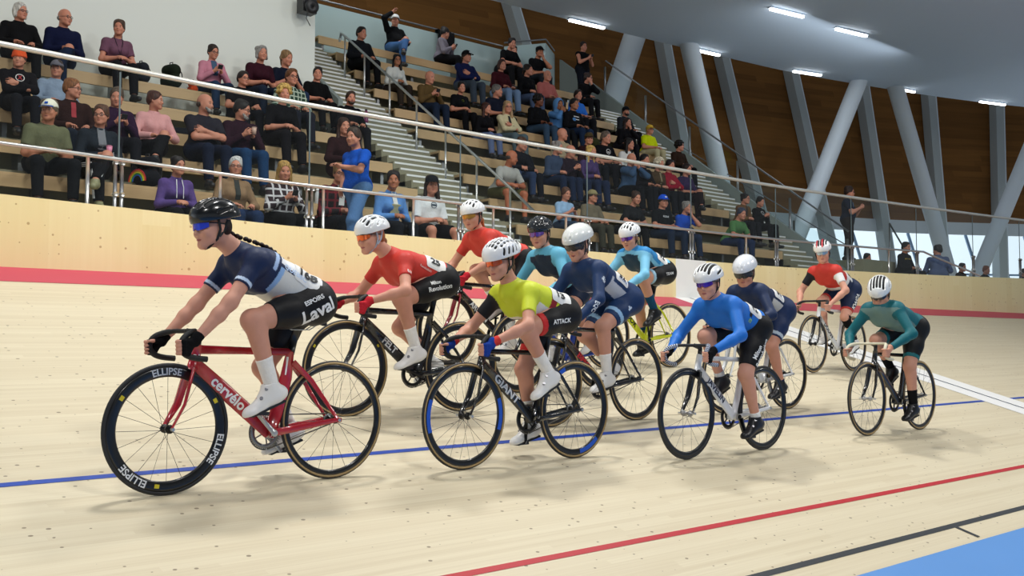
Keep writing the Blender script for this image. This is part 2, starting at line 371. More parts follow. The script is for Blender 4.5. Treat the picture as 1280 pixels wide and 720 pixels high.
gl = ['at the far left', 'just left of the first double post', 'below the beige blazer', 'left of the standing woman in blue', 'in front of the white t-shirt', 'below the olive shorts', 'by the pale blue t-shirt', 'by the dark t-shirt', 'in front of the tan jacket', 'by the foot of the right stairs', 'beside the sloping handrail']
for i, x in enumerate(sp):
    if x > RX: break
    tag(MB().tube([(x, YW + .05, ZW + dz(x) - .01), (x, YW + .05, ZR + dz(x) - .01)], .019, 10).build('rail_post', M_STEEL, None, True), 'thin single steel post under the lower handrail ' + gl[i], 'post', 'single posts under the lower handrail')
for i in range(len(post_x) - 1):
    a, b_ = post_x[i], post_x[i + 1]
    g = MB(); za, zb = dz(a), dz(b_)
    n = 0; g.v = [(a + .02, YW + .11, ZW + za), (b_ - .02, YW + .11, ZW + zb), (b_ - .02, YW + .11, ZT + zb - .02), (a + .02, YW + .11, ZT + za - .02), (a + .02, YW + .12, ZW + za), (b_ - .02, YW + .12, ZW + zb), (b_ - .02, YW + .12, ZT + zb - .02), (a + .02, YW + .12, ZT + za - .02)]
    g.f = [(0, 1, 2, 3), (5, 4, 7, 6), (3, 2, 6, 7), (0, 3, 7, 4), (1, 5, 6, 2)]
    tag(g.build('glass_guard', M_GLASS), 'clear glass guard standing on the plywood fence between two clamp posts', 'glass guard', 'glass guards along the fence')

# ------------------------------------------------------------------ stands: tiers, benches, stairs
def yk(k): return 12.25 + .7 * k
def seat_z(k): return 1.4 + 1.46 + .511 * k
def floor_z(k): return 1.4 + 1.04 + .511 * k
SX0, SX1, ST0, ST1, TX0, TX1, TR0, TR1 = -2.0, 10.2, 10.3, 11.5, 11.55, 19.55, 19.6, 20.8
FL = floor_z(0)
struct(MB().box((XL, YW + .09, FL - .2), (34, 30, FL)).build('floor', M_CONC), 'concrete walkway floor behind the fence')
def tiers(x0, x1, k0, k1, nm):
    b = MB()
    for k in range(k0, k1 + 1):
        y0 = yk(k) - .47; b.box((x0, y0, FL - .1), (x1, (y0 + .7 if k < k1 else y0 + 1.0), floor_z(k)))
    return struct(b.build(nm, M_CONC), 'stepped concrete tiers of the stand')
tiers(SX0, SX1, 1, 5, 'floor'); tiers(TX0, TX1, 1, 10, 'floor')
rown = ['lowest row', 'second row', 'third row', 'fourth row', 'fifth row', 'sixth row', 'seventh row', 'eighth row', 'ninth row', 'tenth row', 'highest row']
def bench(x0, x1, k, side):
    o = empty('bench', ((x0 + x1) / 2, yk(k), seat_z(k))); L = (x1 - x0) / 2
    MB().box((-L, -.19, -.04), (L, .2, 0)).build('seat_board', M_BENCH, o)
    MB().box((-L, -.19, -.17), (L, -.15, -.041)).build('front_board', M_BENCH, o)
    n = max(2, int(L * 2 / 1.8))
    for i in range(n + 1):
        x = -L + .15 + (2 * L - .3) * i / n; MB().box((x - .03, -.1, -.42), (x + .03, .15, -.041)).build('support', M_DSTEEL, o)
    tag(o, 'long pale timber bench, %s of the %s stand' % (rown[k], side), 'bench', 'timber benches in the stand')
for k in range(0, 6):
    bench(SX0, SX1 - .1, k, 'left')
for k in range(0, 11):
    bench(TX0 + .1 + (0.0 if k else 1.0), TX1 - .1, k, 'right')
def sy(z): return 11.78 + (z - FL) / .73
def stairs(x0, x1, n, lab, y_end=None):
    o = empty('staircase', ((x0 + x1) / 2, 11.7, FL)); b = MB(); w = (x1 - x0) / 2; nb = MB()
    for i in range(n):
        z = (i + 1) * .1278; y = .1 + i * .175
        b.box((-w, y, z - .32 if i > 1 else 0), (w, y + .34, z)); nb.box((-w + .03, y - .006, z - .028), (w - .03, y + .05, z + .004))
    b.build('steps', M_CONC, o); nb.build('nosing', pbr('white_nosing', (.85, .86, .84), rough=.5), o)
    return tag(o, lab, 'stairs')
stairs(ST0, ST1, 40, 'concrete stairs with white step edges between the two stands')
stairs(TR0, TR1, 40, 'concrete stairs with white step edges right of the right stand')
# walls of the stands
struct(MB().box((XL, 16.25, FL), (9.85, 16.6, 13)).build('wall_left', M_WHITEWALL), 'plain white wall behind the left stand')
struct(MB().box((9.5, 16.6, FL), (9.85, 21, 13)).build('wall_left', M_WHITEWALL))
def yface(z): return z
# grey-green curbs flanking the stairs
def curb(x, y0, y1, lab, h=.28):
    z0 = FL + .73 * (y0 - 11.78); z1 = FL + .73 * (y1 - 11.78)
    return struct(MB().prism([(y0, max(FL - .1, z0 - 1.6)), (y1, z1 - 1.6), (y1, z1 + h), (y0, z0 + h)], x, x + .1, 'x').build('trim_4', pbr('curb_paint', (.24, .28, .26), rough=.7)), lab)
curb(10.2, 16.0, 19.9, 'sloped concrete curb left of the middle stairs', .3)
curb(20.82, 11.9, 21, 'sloped concrete curb right of the right stairs', .36)
# glass balustrade behind the top rows
YBK = yk(10) + .62; ZB = floor_z(10)
struct(MB().box((9.9, YBK, ZB - 3), (19.9, YBK + .15, ZB + .55)).build('wall_back', M_CONC), 'low concrete wall behind the top row')
b_m = pbr('landing_wall', (.55, .64, .64), rough=.7)
struct(MB().box((9.86, YBK + 2.4, ZB - 1), (17.6, YBK + 2.5, ZB + 1.5)).build('wall_landing', b_m), 'pale green-grey wall beyond the top balustrade')
def guard(name, pts, h, mat, lab, glass=M_GGLASS, rail_r=.022, posts=True, off=.0):
    """glass guard following base points, with rail and posts; one thing"""
    o = empty(name, pts[0]); P = [V(p, float) - V(pts[0], float) for p in pts]
    g = MB(); n = 0
    for a, c in zip(P[:-1], P[1:]):
        d = c - a; L = np.linalg.norm(d[:2]); nn = V((-d[1], d[0], 0)) / L * .006
        i = len(g.v); g.v += [tuple(a + nn), tuple(c + nn), tuple(c + nn + V((0, 0, h - .1))), tuple(a + nn + V((0, 0, h - .1))), tuple(a - nn), tuple(c - nn), tuple(c - nn + V((0, 0, h - .1))), tuple(a - nn + V((0, 0, h - .1)))]
        g.f += [[i + q for q in t] for t in ((0, 1, 2, 3), (5, 4, 7, 6), (3, 2, 6, 7))]
    g.build('glass_pane', glass, o)
    MB().tube([p + V((0, -off, h)) for p in P], rail_r, 8).build('handrail', mat, o, True)
    if posts:
        for p in P: MB().tube([p + V((0, .03, -.05)), p + V((0, .03, h - .16))], .03, 8).build('post', mat, o, True)
    return tag(o, lab, 'balustrade')
guard('glass_balustrade', [(x, YBK - .03, ZB + .35) for x in (10.3, 12.1, 13.9, 15.7, 17.6)], 1.15, M_DSTEEL, 'green-tinted glass balustrade behind the top row of the right stand')
guard('glass_balustrade', [(17.65, YBK - .03, ZB + .35), (18.6, YBK - .6, ZB + .5), (19.5, YBK - .0, ZB + .5)], 1.25, M_DSTEEL, 'angled glass balustrade at the top corner beside the right stairs')
guard('glass_balustrade', [(9.95, 17.0 + i * 1.0, FL + .73 * (5.22 + i * 1.0) + .1) for i in range(4)], 1.05, M_DSTEEL, 'glass balustrade climbing beside the white wall')
guard('glass_balustrade', [(20.87, 12.0 + i * 1.45, FL + .73 * (.22 + i * 1.45) + .2) for i in range(6)], 1.05, M_DSTEEL, 'long glass balustrade climbing along the right stairs', glass=M_GLASS)
guard('glass_balustrade', [(23.6, 13.6 + i * 1.5, FL + .62 * (.6 + i * 1.5)) for i in range(5)], 1.0, M_DSTEEL, 'farther glass balustrade in front of the dark timber wall', glass=M_GLASS, rail_r=.014)
# freestanding centre handrail on the middle stairs
def srail(x, y): return FL + .73 * (y - 11.78)
o = empty('stair_handrail', (11.3, 12.2, srail(0, 12.2))); zz = lambda y: .73 * (y - 12.2)
MB().tube([(0, 5.5, zz(17.7) + .7), (0, 5.45, zz(17.65) + .9), (0, 5.3, zz(17.5) + .92), (0, .3, .22 + .92), (0, -.2, .75)], .024, 10).build('handrail', M_STEEL, o, True)
for y in (.35, 1.2, 2.05, 2.9, 3.75, 4.6, 5.3): MB().tube([(0, y, .73 * y), (0, y, .73 * y + .91)], .019, 8).build('post', M_STEEL, o, True)
tag(o, 'sloping steel handrail on posts climbing the middle stairs', 'handrail')

# ------------------------------------------------------------------ soffit, columns, far wall
E_ = [(10.0, 18.5), (16.3, 18.05), (20.2, 17.75), (24, 17.35), (26.8, 17.0), (30, 16.3), (33, 15.5), (36.1, 14.4), (40, 12.6), (45, 9.5)]
ZS = 9.4
edge = [p for p in spline([(a, b, 0) for a, b in E_], 4)]
inner = [(p[0] * .96, p[1] - 12.5 if p[0] > 14 else p[1] - 6) for p in edge]
v = []; f = []
NS = len(edge)
for p, q in zip(edge, inner): v += [(p[0], p[1], ZS), (q[0], q[1], ZS), (p[0], p[1], ZS + .35), (q[0], q[1], ZS + .35)]
for i in range(NS - 1):
    a = 4 * i; c = a + 4; f += [(a, a + 1, c + 1, c), (a, c, c + 2, a + 2), (a + 1, a + 3, c + 3, c + 1), (a + 2, c + 2, c + 3, a + 3)]
struct(mesh_obj('ceiling', v, f, M_SOFFIT), 'curved pale blue-white soffit')
# far wall leaning outwards: timber above, beam, window band
FW = [(2, 24.5), (9, 23.6), (16, 22.6), (22, 21.8), (28, 20.9), (32, 19.9), (36, 18.5), (40, 16.4), (44, 13.6), (48, 9.5), (51, 4)]
fwp = spline([(a, b, 0) for a, b in FW], 4)
def nrm(i):
    a = fwp[max(0, i - 1)]; c = fwp[min(len(fwp) - 1, i + 1)]; d = c - a; d /= np.linalg.norm(d); return V((-d[1], d[0], 0))
LEAN = .26
def wpt(i, z, off=0.0): return fwp[i] + nrm(i) * ((z - 5.4) * LEAN + off) + V((0, 0, z))
def band(name, z0, z1, mat, off=0.0, i0=0, i1=None, lab=None):
    i1 = i1 or len(fwp); v = []; f = []
    for i in range(i0, i1): v += [tuple(wpt(i, z0, off)), tuple(wpt(i, z1, off))]
    for i in range(i1 - i0 - 1): a = 2 * i; f.append((a, a + 2, a + 3, a + 1))
    return struct(mesh_obj(name, v, f, mat), lab)
band('wall_far', 5.75, 15.5, M_WOODWALL, lab='dark brown timber boarded wall curving around the hall')
band('wall_far', 1.0, 5.75, M_WOODWALL, .0, 0, 17)
band('trim_5', 5.38, 5.86, pbr('beam_grey', (.66, .70, .74), rough=.6), -.16, 15, None, 'pale grey beam above the far windows')
band('window_1', 2.2, 5.4, glass_mat('window_glass', (.92, .96, 1.0)), .05, 16, None, 'band of tall windows under the timber wall')
band('wall_far', 1.0, 2.2, M_PILASTER, .0, 16)
m_frame = pbr('blue_window_frame', (.22, .36, .55), rough=.5)
# window mullions, each leaning with the wall
b = MB(); tt = []
cum = [0]
for i in range(1, len(fwp)): cum.append(cum[-1] + np.linalg.norm(fwp[i] - fwp[i - 1]))
def at_s(s):
    for i in range(1, len(fwp)):
        if cum[i] >= s:
            t = (s - cum[i - 1]) / (cum[i] - cum[i - 1]); return fwp[i - 1] * (1 - t) + fwp[i] * t, nrm(i)
    return fwp[-1], nrm(len(fwp) - 1)
def wall_at(s, z, off):
    p, n = at_s(s); return p + n * ((z - 5.4) * LEAN + off) + V((0, 0, z))
s = 16.5
while s < cum[-1] - 1:
    sl = .45
    b.tube([wall_at(s, 2.2, 0), wall_at(s - sl, 5.4, 0)], .06, 4); s += 1.25
b.tube([wall_at(q, 3.9, 0) for q in np.arange(17, cum[-1] - 1, 1.0)], .035, 4)
struct(b.build('window_2', m_frame), 'blue mullions of the far windows')
# pilasters along the far wall
land2 = ['behind the top balustrade', 'above the top row corner', 'left of the first pale column', 'between the first two pale columns', 'right of the second pale column', 'above the standing man in navy', 'left of the third pale column', 'between the middle pale columns', 'right of the fourth pale column', 'left of the last pale column', 'beyond the last pale column', 'far right', 'far right', 'far right']
i = 0
for px, pyt, qx, qy in ((626, 15, 640, 60), (826, 50, 850, 190), (903, 75, 940, 240), (993, 95, 1027, 265), (1080, 105, 1105, 290), (1163, 122, 1175, 290), (1246, 138, 1249, 300)):
    def onwall(ax_, ay_):
        z = 1.4 + (428 - ay_) / 1300 * 36.0
        fx_ = lambda q: 640 + FPX * ((q - CAM_POS) @ _r) / ((q - CAM_POS) @ _f)
        s_ = min(np.arange(5, cum[-1] - .5, .05), key=lambda s: abs(fx_(wall_at(s, z, -.28)) - ax_)); return s_, wall_at(s_, z, -.28)
    best, pa = onwall(px, pyt); sb_, pb = onwall(qx, qy); dr = (pa - pb) / (pa - pb)[2]
    base = pb + dr * (FL - pb[2]); o = empty('pilaster', tuple(base)); p0 = V((0, 0, 0)); p1 = dr * (14.5 - FL)
    q, n = at_s(best); t = V((n[1], -n[0], 0)); 
    b = MB(); 
    for p in (p0, p1):
        for sx, so in ((-1, -1), (1, -1), (1, 1), (-1, 1)): b.v.append(tuple(p + t * .16 * sx + n * .22 * so))
    b.f = [(0, 3, 2, 1), (4, 5, 6, 7), (0, 1, 5, 4), (1, 2, 6, 5), (2, 3, 7, 6), (3, 0, 4, 7)]
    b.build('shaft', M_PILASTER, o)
    b = MB()
    for p in (p0, p1):
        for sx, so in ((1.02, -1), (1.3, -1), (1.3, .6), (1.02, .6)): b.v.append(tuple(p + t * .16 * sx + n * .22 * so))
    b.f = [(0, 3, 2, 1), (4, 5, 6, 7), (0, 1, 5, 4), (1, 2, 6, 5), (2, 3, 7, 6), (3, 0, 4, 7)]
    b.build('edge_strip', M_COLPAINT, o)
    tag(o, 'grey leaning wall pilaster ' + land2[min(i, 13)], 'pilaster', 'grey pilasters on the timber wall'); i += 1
# round raking columns carrying the soffit: top pixel, bottom pixel, depth rows
cl = ['leaning left, just right of the standing person in black', 'leaning right, above the man in yellow', 'leaning left, behind the standing man in navy', 'leaning right, right of the standing man in navy', 'leaning left, at the far right of the hall']
def ecol(px):       # soffit-edge line point seen at this column of the photograph
    return min((edge[j] * (1 - t) + edge[j + 1] * t for j in range(NS - 1) for t in np.linspace(0, 1, 12)), key=lambda q: abs(640 + FPX * ((V((q[0], q[1], ZS)) - CAM_POS) @ _r) / ((V((q[0], q[1], ZS)) - CAM_POS) @ _f) - px))
for j, (tx, bx, by) in enumerate(((797, 742, 200), (851, 905, 245), (1064, 1010, 262), (1111, 1175, 303), (1300, 1228, 330))):
    tp = ecol(tx); d = ray(bx, by)
    # the column keeps to the vertical surface under the soffit edge: march until the ray meets it
    best = min(((abs(((CAM_POS + d * t_)[:2] - q[:2]) @ ((CAM_POS + d * t_)[:2] - q[:2])), t_) for q in edge for t_ in np.linspace(18, 40, 90)), key=lambda z: z[0])
    bp = CAM_POS + d * best[1]; top = V((tp[0], tp[1] - .25, ZS))
    if j == 0: bp = at_y(bx, by, 20.75); top = at_y(tx + 2, 28, 20.75)      # this one stands behind the stand
    dirn = (top - bp); t0 = (FL - bp[2]) / dirn[2]; foot = bp + dirn * t0
    o = empty('raking_column', tuple(foot))
    top = top + (top - foot) / np.linalg.norm(top - foot) * .22; MB().tube([V((0, 0, 0)), top - foot], .25 if j else .34, 28).build('shaft', M_COLPAINT, o, True)
    MB().lathe([(.42, -.02), (.42, .05), (.2, .05), (.2, -.02)], (0, 0, 0), (0, 0, 1), 28).build('base_plate', M_PILASTER, o)
    tag(o, 'round pale blue-grey column ' + cl[j], 'column')
# linear lights in the soffit
m_tube = pbr('lit_tube', (1, 1, 1), rough=.5, emit=(1, 1, .98), estr=7.0)
ll = ['at the soffit edge above the standing person in black', 'at the soffit edge right of the second column', 'higher up the soffit, the left one of two', 'higher up the soffit, the right one of two', 'at the soffit edge left of the third column', 'at the soffit edge right of the fourth column', 'at the soffit edge nearest the right border']
for j, (a, c, d_, e_) in enumerate(((712, 25, 755, 35), (863, 61, 899, 69), (963, 11, 1004, 21), (1045, 36, 1083, 45), (992, 89, 1026, 94), (1117, 110, 1143, 115), (1225, 127, 1256, 131))):
    def onz(px, py):
        q = ray(px, py); return CAM_POS + q * ((ZS - .05 - CAM_POS[2]) / q[2])
    p, q = onz(a, c), onz(d_, e_); m_ = (p + q) / 2; o = empty('linear_light', tuple(m_))
    dd = (q - p); L = np.linalg.norm(dd); dd /= L; s_ = np.cross(dd, (0, 0, 1))
    MB().obox((0, 0, .0), (dd, s_, (0, 0, 1)), (L / 2, .038, .03)).build('diffuser', m_tube, o)
    MB().obox((0, 0, .03), (dd, s_, (0, 0, 1)), (L / 2 + .03, .06, .012)).build('housing', M_SOFFIT, o)
    tag(o, 'lit linear ceiling light ' + ll[j], 'ceiling light', 'lit strips in the soffit')
# hanging black spotlight beside the white wall top
p = at_y(384, 8, 16.0); o = empty('spotlight', tuple(p))
MB().box((-.14, -.1, -.13), (.14, .12, .16)).build('housing', M_BLACKP, o)
MB().lathe([(.02, 0), (.12, 0), (.13, .1), (.02, .1)], (0, -.2, -.05), (0, 1, .2), 18).build('lens', M_BLACKP, o, True)
MB().tube([(0, .1, .1), (.02, .2, .25), (.02, .25, .5)], .02, 8).build('bracket', M_BLACKP, o, True)
MB().tube([(-.02, -.05, -.1), (-.05, -.06, -.24), (.03, -.06, -.36)], .008, 6).build('cable', M_BLACKP, o, True)
tag(o, 'small black spotlight fixed at the top corner of the white wall', 'spotlight')
# low platform with steps under the standing man on the concourse
o = empty('platform', (21.75, 12.45, FL))
MB().box((-.72, -.7, 0), (.72, .8, .8)).build('deck', M_CONC, o)
b = MB()
for i in range(3): b.box((.72 + i * .28, -.5, 0), (1.0 + i * .28, .6, .6 - i * .2))
b.build('steps', M_CONC, o)
b = MB(); b.tube([(.66, -.6, 1.7), (1.65, -.6, .9)], .02, 8)
for x, z in ((.66, .8), (1.65, 0)): b.tube([(x, -.6, z), (x, -.6, z + .9)], .018, 8)
b.build('handrail', M_DSTEEL, o, True)
tag(o, 'raised concrete platform with steps under the standing man in navy', 'platform')
# ------------------------------------------------------------------ organic surfaces: blended limbs turned into one continuous skin
def nz(v): v = V(v, float); return v / (np.linalg.norm(v) + 1e-12)
class Cap:   # tapered capsule
    def __init__(s, a, b, ra, rb=None, k=.02, cuts=(), tag=0):
        s.a = V(a, float); s.b = V(b, float); s.ra = ra; s.rb = ra if rb is None else rb; s.k = k; s.cuts = list(cuts); s.tag = tag; s.sub = False
    def box(s):
        r = max(s.ra, s.rb); return np.minimum(s.a, s.b) - r, np.maximum(s.a, s.b) + r
    def d(s, P):
        ab = s.b - s.a; q = P - s.a; t = np.clip((q @ ab) / (ab @ ab + 1e-12), 0, 1)
        return np.linalg.norm(q - t[..., None] * ab, axis=-1) - (s.ra + (s.rb - s.ra) * t)
    def grow(s, g, **kw):
        c = Cap(s.a, s.b, s.ra + g, s.rb + g, kw.get('k', s.k), kw.get('cuts', s.cuts), s.tag); return c
class Ell:   # ellipsoid, rows of ax are its axes
    def __init__(s, c, r, ax=None, k=.02, cuts=(), tag=0, sub=False):
        s.c = V(c, float); s.r = V(r, float) if np.ndim(r) else V([r] * 3, float); s.ax = np.eye(3) if ax is None else V(ax, float); s.k = k; s.cuts = list(cuts); s.tag = tag; s.sub = sub
    def box(s):
        e = np.abs(s.ax.T) @ s.r; return s.c - e, s.c + e
    def d(s, P):
        q = (P - s.c) @ s.ax.T; a = np.linalg.norm(q / s.r, axis=-1); b = np.linalg.norm(q / s.r ** 2, axis=-1) + 1e-9
        return a * (a - 1) / b
    def grow(s, g, **kw): return Ell(s.c, s.r + g, s.ax, kw.get('k', s.k), kw.get('cuts', s.cuts), s.tag, s.sub)
def nets(prims, h, cuts=()):
    """surface nets over the smooth union of the primitives -> verts, quads"""
    lo = np.min([p.box()[0] for p in prims if not p.sub], 0) - 3 * h - .012; hi = np.max([p.box()[1] for p in prims if not p.sub], 0) + 3 * h + .012
    n = np.ceil((hi - lo) / h).astype(int) + 1
    D = np.full(n, 1.0, np.float32)
    for p in prims:
        m = p.k + 2.5 * h; a, b = p.box()
        i0 = np.clip(np.floor((a - m - lo) / h).astype(int), 0, n - 1); i1 = np.clip(np.ceil((b + m - lo) / h).astype(int) + 1, 1, n)
        if np.any(i1 <= i0): continue
        ax = [lo[j] + h * np.arange(i0[j], i1[j]) for j in range(3)]
        P = np.stack(np.meshgrid(*ax, indexing='ij'), -1)
        d = p.d(P)
        for pt, nn in p.cuts: d = np.maximum(d, (P - V(pt)) @ V(nn))
        sl = tuple(slice(i0[j], i1[j]) for j in range(3)); e = D[sl]
        if p.sub:
            hh = np.maximum(p.k - np.abs(e + d), 0) / max(p.k, 1e-6); D[sl] = np.maximum(e, -d) + hh * hh * p.k * .25
        else:
            hh = np.maximum(p.k - np.abs(e - d), 0) / max(p.k, 1e-6); D[sl] = np.minimum(e, d) - hh * hh * p.k * .25
    if cuts:
        ax = [lo[j] + h * np.arange(n[j]) for j in range(3)]; P = np.stack(np.meshgrid(*ax, indexing='ij'), -1)
        for pt, nn in cuts: D = np.maximum(D, (P - V(pt)) @ V(nn))
    S = D < 0
    C = [S[dx:n[0] - 1 + dx, dy:n[1] - 1 + dy, dz_:n[2] - 1 + dz_] for dx in (0, 1) for dy in (0, 1) for dz_ in (0, 1)]
    sm = sum(c.astype(np.int8) for c in C); act = np.argwhere((sm > 0) & (sm < 8))
    offs = np.array([(dx, dy, dz_) for dx in (0, 1) for dy in (0, 1) for dz_ in (0, 1)])
    val = np.stack([D[tuple((act + o).T)] for o in offs], 1)
    acc = np.zeros((len(act), 3)); cnt = np.zeros(len(act))
    for i in range(8):
        for j in range(i + 1, 8):
            if np.abs(offs[i] - offs[j]).sum() != 1: continue
            a, b = val[:, i], val[:, j]; m = (a < 0) != (b < 0); t = np.where(m, a / np.where(m, a - b, 1), 0)
            acc += np.where(m[:, None], offs[i] + t[:, None] * (offs[j] - offs[i]), 0); cnt += m
    vv = lo + h * (act + acc / cnt[:, None])
    idx = np.full(tuple(n - 1), -1, np.int32); idx[tuple(act.T)] = np.arange(len(act))
    Q = []
    for ax_ in range(3):
        s0 = [slice(None)] * 3; s1 = [slice(None)] * 3; s0[ax_] = slice(0, -1); s1[ax_] = slice(1, None)
        A, B = S[tuple(s0)], S[tuple(s1)]; e = np.argwhere(A != B); u, w = (ax_ + 1) % 3, (ax_ + 2) % 3
        e = e[(e[:, u] > 0) & (e[:, w] > 0) & (e[:, u] < n[u] - 1) & (e[:, w] < n[w] - 1)]
        if not len(e): continue
        du = np.zeros(3, int); du[u] = 1; dw = np.zeros(3, int); dw[w] = 1
        q = np.stack([idx[tuple((e - du - dw).T)], idx[tuple((e - dw).T)], idx[tuple(e.T)], idx[tuple((e - du).T)]], 1)
        fl = ~A[tuple(e.T)]; q[fl] = q[fl][:, ::-1]; Q.append(q)
    return vv, np.concatenate(Q)
def skin_obj(name, prims, h, mat=None, parent=None, cuts=()):
    v, q = nets(prims, h, cuts); return arr_obj(name, v, q, mat, parent)
def set_cols(o, cols):
    a = o.data.color_attributes.new('Col', 'FLOAT_COLOR', 'POINT'); c = np.ones((len(cols), 4), np.float32); c[:, :3] = cols; a.data.foreach_set('color', c.ravel())
def verts_of(o):
    v = np.empty(len(o.data.vertices) * 3, np.float32); o.data.vertices.foreach_get('co', v); return v.reshape(-1, 3).astype(float)
def ik(a, b, l1, l2, pole):
    a, b = V(a, float), V(b, float); d = b - a; L = np.linalg.norm(d); L2 = min(L, (l1 + l2) * .998); d = d / L
    x = (L2 * L2 + l1 * l1 - l2 * l2) / (2 * L2); y = math.sqrt(max(l1 * l1 - x * x, 0)); p = V(pole, float); p = p - d * (p @ d); p = nz(p)
    return a + d * x + p * y, a + d * L2
def frame(fwd, up):
    f = nz(fwd); l = nz(np.cross(up, f)); u = np.cross(f, l); return np.stack([f, l, u])
def finger(base, d, n, L, r, curl, k=.004):
    """three bent joints; d direction, n the way it curls"""
    out = []; p = V(base); d = nz(d); n = nz(n - d * (V(n) @ d)); a = 0
    for i, (fr, rr) in enumerate(((.45, 1.0), (.31, .9), (.24, .8))):
        a += curl * (.6, 1.0, .8)[i]; q = p + (d * math.cos(a) + n * math.sin(a)) * L * fr
        out.append(Cap(p, q, r * rr, r * rr * .92, k)); p = q
    return out
def hand(wrist, d, n, side, curl=.45, s=1.0, spread=.06, k=.004):
    """palm with four fingers and a thumb: d points to the fingers, n is the palm side, side the thumb side"""
    d = nz(d); n = nz(V(n) - d * (V(n) @ d)); t = nz(V(side) - d * (V(side) @ d) - n * (V(side) @ n)); w = V(wrist)
    pr = [Cap(w - d * .01, w + d * .03 * s, .025 * s, .028 * s, .02)]
    for i in range(4):
        o = t * (1.5 - i) * .0195 * s
        pr.append(Cap(w + d * .02 * s + o * .6, w + d * .082 * s + o, .0125 * s, .0115 * s, .012))
        pr += finger(w + d * (.084 - abs(i - 1.2) * .004) * s + o, d + t * (1.5 - i) * spread, n, (.070, .078, .073, .058)[i] * s, .0082 * s, curl * (1 + .08 * i), k)
    b = w + d * .028 * s + t * .024 * s
    m = b + nz(d * .7 + t * .7 + n * .35) * .036 * s; m2 = m + nz(d * .95 + t * .25 + n * .4) * .028 * s; m3 = m2 + nz(d * 1.0 - t * .05 + n * .45) * .022 * s
    pr += [Cap(b, m, .0135 * s, .0105 * s, .01), Cap(m, m2, .0100 * s, .0090 * s, .004), Cap(m2, m3, .0090 * s, .0078 * s, .004)]
    return pr
def head_prims(c, F, s=1.0, male=False):
    """c: centre of the skull; F rows forward,left,up"""
    f, l, u = F; P = lambda a, b, d: c + (f * a + l * b + u * d) * s
    w = 1.04 if male else 1.0
    pr = [Ell(P(-.012, 0, .02), V([.098, .076, .095]) * s, F, .02), Ell(P(.022, 0, -.045), V([.07, .062 * w, .072]) * s, F, .03),
          Cap(P(.03, .04 * w, -.075), P(.068, .012, -.104), .022 * s * w, .016 * s, .03), Cap(P(.03, -.04 * w, -.075), P(.068, -.012, -.104), .022 * s * w, .016 * s, .03),
          Cap(P(.072, -.009, -.101), P(.072, .009, -.101), .017 * s, None, .018),
          Cap(P(.087, 0, -.008), P(.103, 0, -.040), .0075 * s, .0115 * s, .010), Ell(P(.094, .011, -.044), V([.009, .008, .007]) * s, F, .006), Ell(P(.094, -.011, -.044), V([.009, .008, .007]) * s, F, .006),
          Cap(P(.083, -.012, -.070), P(.083, .012, -.070), .0085 * s, None, .006), Cap(P(.081, -.010, -.079), P(.081, .010, -.079), .0085 * s, None, .005),
          Cap(P(.076, -.032, .012), P(.076, .032, .012), .012 * s, None, .015),
          Ell(P(.085, .031, -.010), V([.012, .014, .010]) * s, F, .008, sub=True), Ell(P(.085, -.031, -.010), V([.012, .014, .010]) * s, F, .008, sub=True),
          Ell(P(.066, .042, -.040), V([.022, .02, .022]) * s, F, .02), Ell(P(.066, -.042, -.040), V([.022, .02, .022]) * s, F, .02)]
    for sd in (1, -1):
        pr += [Ell(P(-.012, sd * .077, -.022), V([.017, .008, .030]) * s, F, .006), Ell(P(-.008, sd * .086, -.02), V([.010, .007, .018]) * s, F, .003, sub=True)]
    return pr
def brightness(c, g): return tuple(min(1, x * g) for x in c)
def eyes_mouth(parent, c, F, s=1.0, hair='#3a2a20', lips='#a8605a', eyes=True, h=None):
    f, l, u = F; P = lambda a, b, d: c + (f * a + l * b + u * d) * s
    if eyes:
        b = MB()
        for sd in (1, -1): b.ball(P(.0755, sd * .031, -.010), (.011 * s, .0125 * s, .0075 * s), 10, 7, F)
        b.build('eye', pbr('eye_white', (.36, .31, .28), rough=.3), parent, True)
        b = MB()
        for sd in (1, -1): b.ball(P(.0822, sd * .031, -.010), (.0055 * s, .0062 * s, .0062 * s), 10, 6, F)
        b.build('iris', pbr('iris_dark', (.03, .02, .015), rough=.2), parent, True)
    b = MB()
    for sd in (1, -1): b.tube([P(.086, sd * .014, .010), P(.087, sd * .03, .015), P(.077, sd * .047, .011)], [.0022 * s, .0038 * s, .002 * s], 6)
    b.build('eyebrow', cloth(hair), parent, True)
    MB().tube([P(.084, -.02, -.074), P(.0925, -.009, -.0735), P(.0935, 0, -.0745), P(.0925, .009, -.0735), P(.084, .02, -.074)], [.002 * s, .0055 * s, .0055 * s, .0055 * s, .002 * s], 8).build('lips', pbr('lips' + lips, hx(lips), rough=.45), parent, True)
# drape lettering / patches on a surface
def drape(name, v, f, origin, ux, uy, nrm_, surf, mat, parent, lift=.003, reach=.25, tess=None):
    """lay flat geometry (v in the ux,uy plane about origin) onto surf by casting against the direction nrm_"""
    o = V(origin, float); ux = nz(ux); uy = nz(V(uy) - ux * (V(uy) @ ux)); n = nz(nrm_)
    out = []; ok = 0; last = 0.0
    pend = []
    for p in v:
        w = o + ux * p[0] + uy * p[1]; hit = surf.ray_cast(Vector(w + n * reach), Vector(-n), reach * 2)
        if hit[0] is not None: q = V(tuple(hit[0])); t = (q - w) @ n; out.append(w + n * (t + lift)); pend.append(t); ok += 1
        else: out.append(None); pend.append(None)
    if not ok: return None
    md = float(np.median([t for t in pend if t is not None]))
    for i, p in enumerate(v):
        if out[i] is None: out[i] = o + ux * p[0] + uy * p[1] + n * (md * .6 - .01)
    return mesh_obj(name, out, f, mat, parent)
def bvh(o):
    me = o.data; return BVHTree.FromPolygons([tuple(v.co) for v in me.vertices], [tuple(p.vertices) for p in me.polygons])
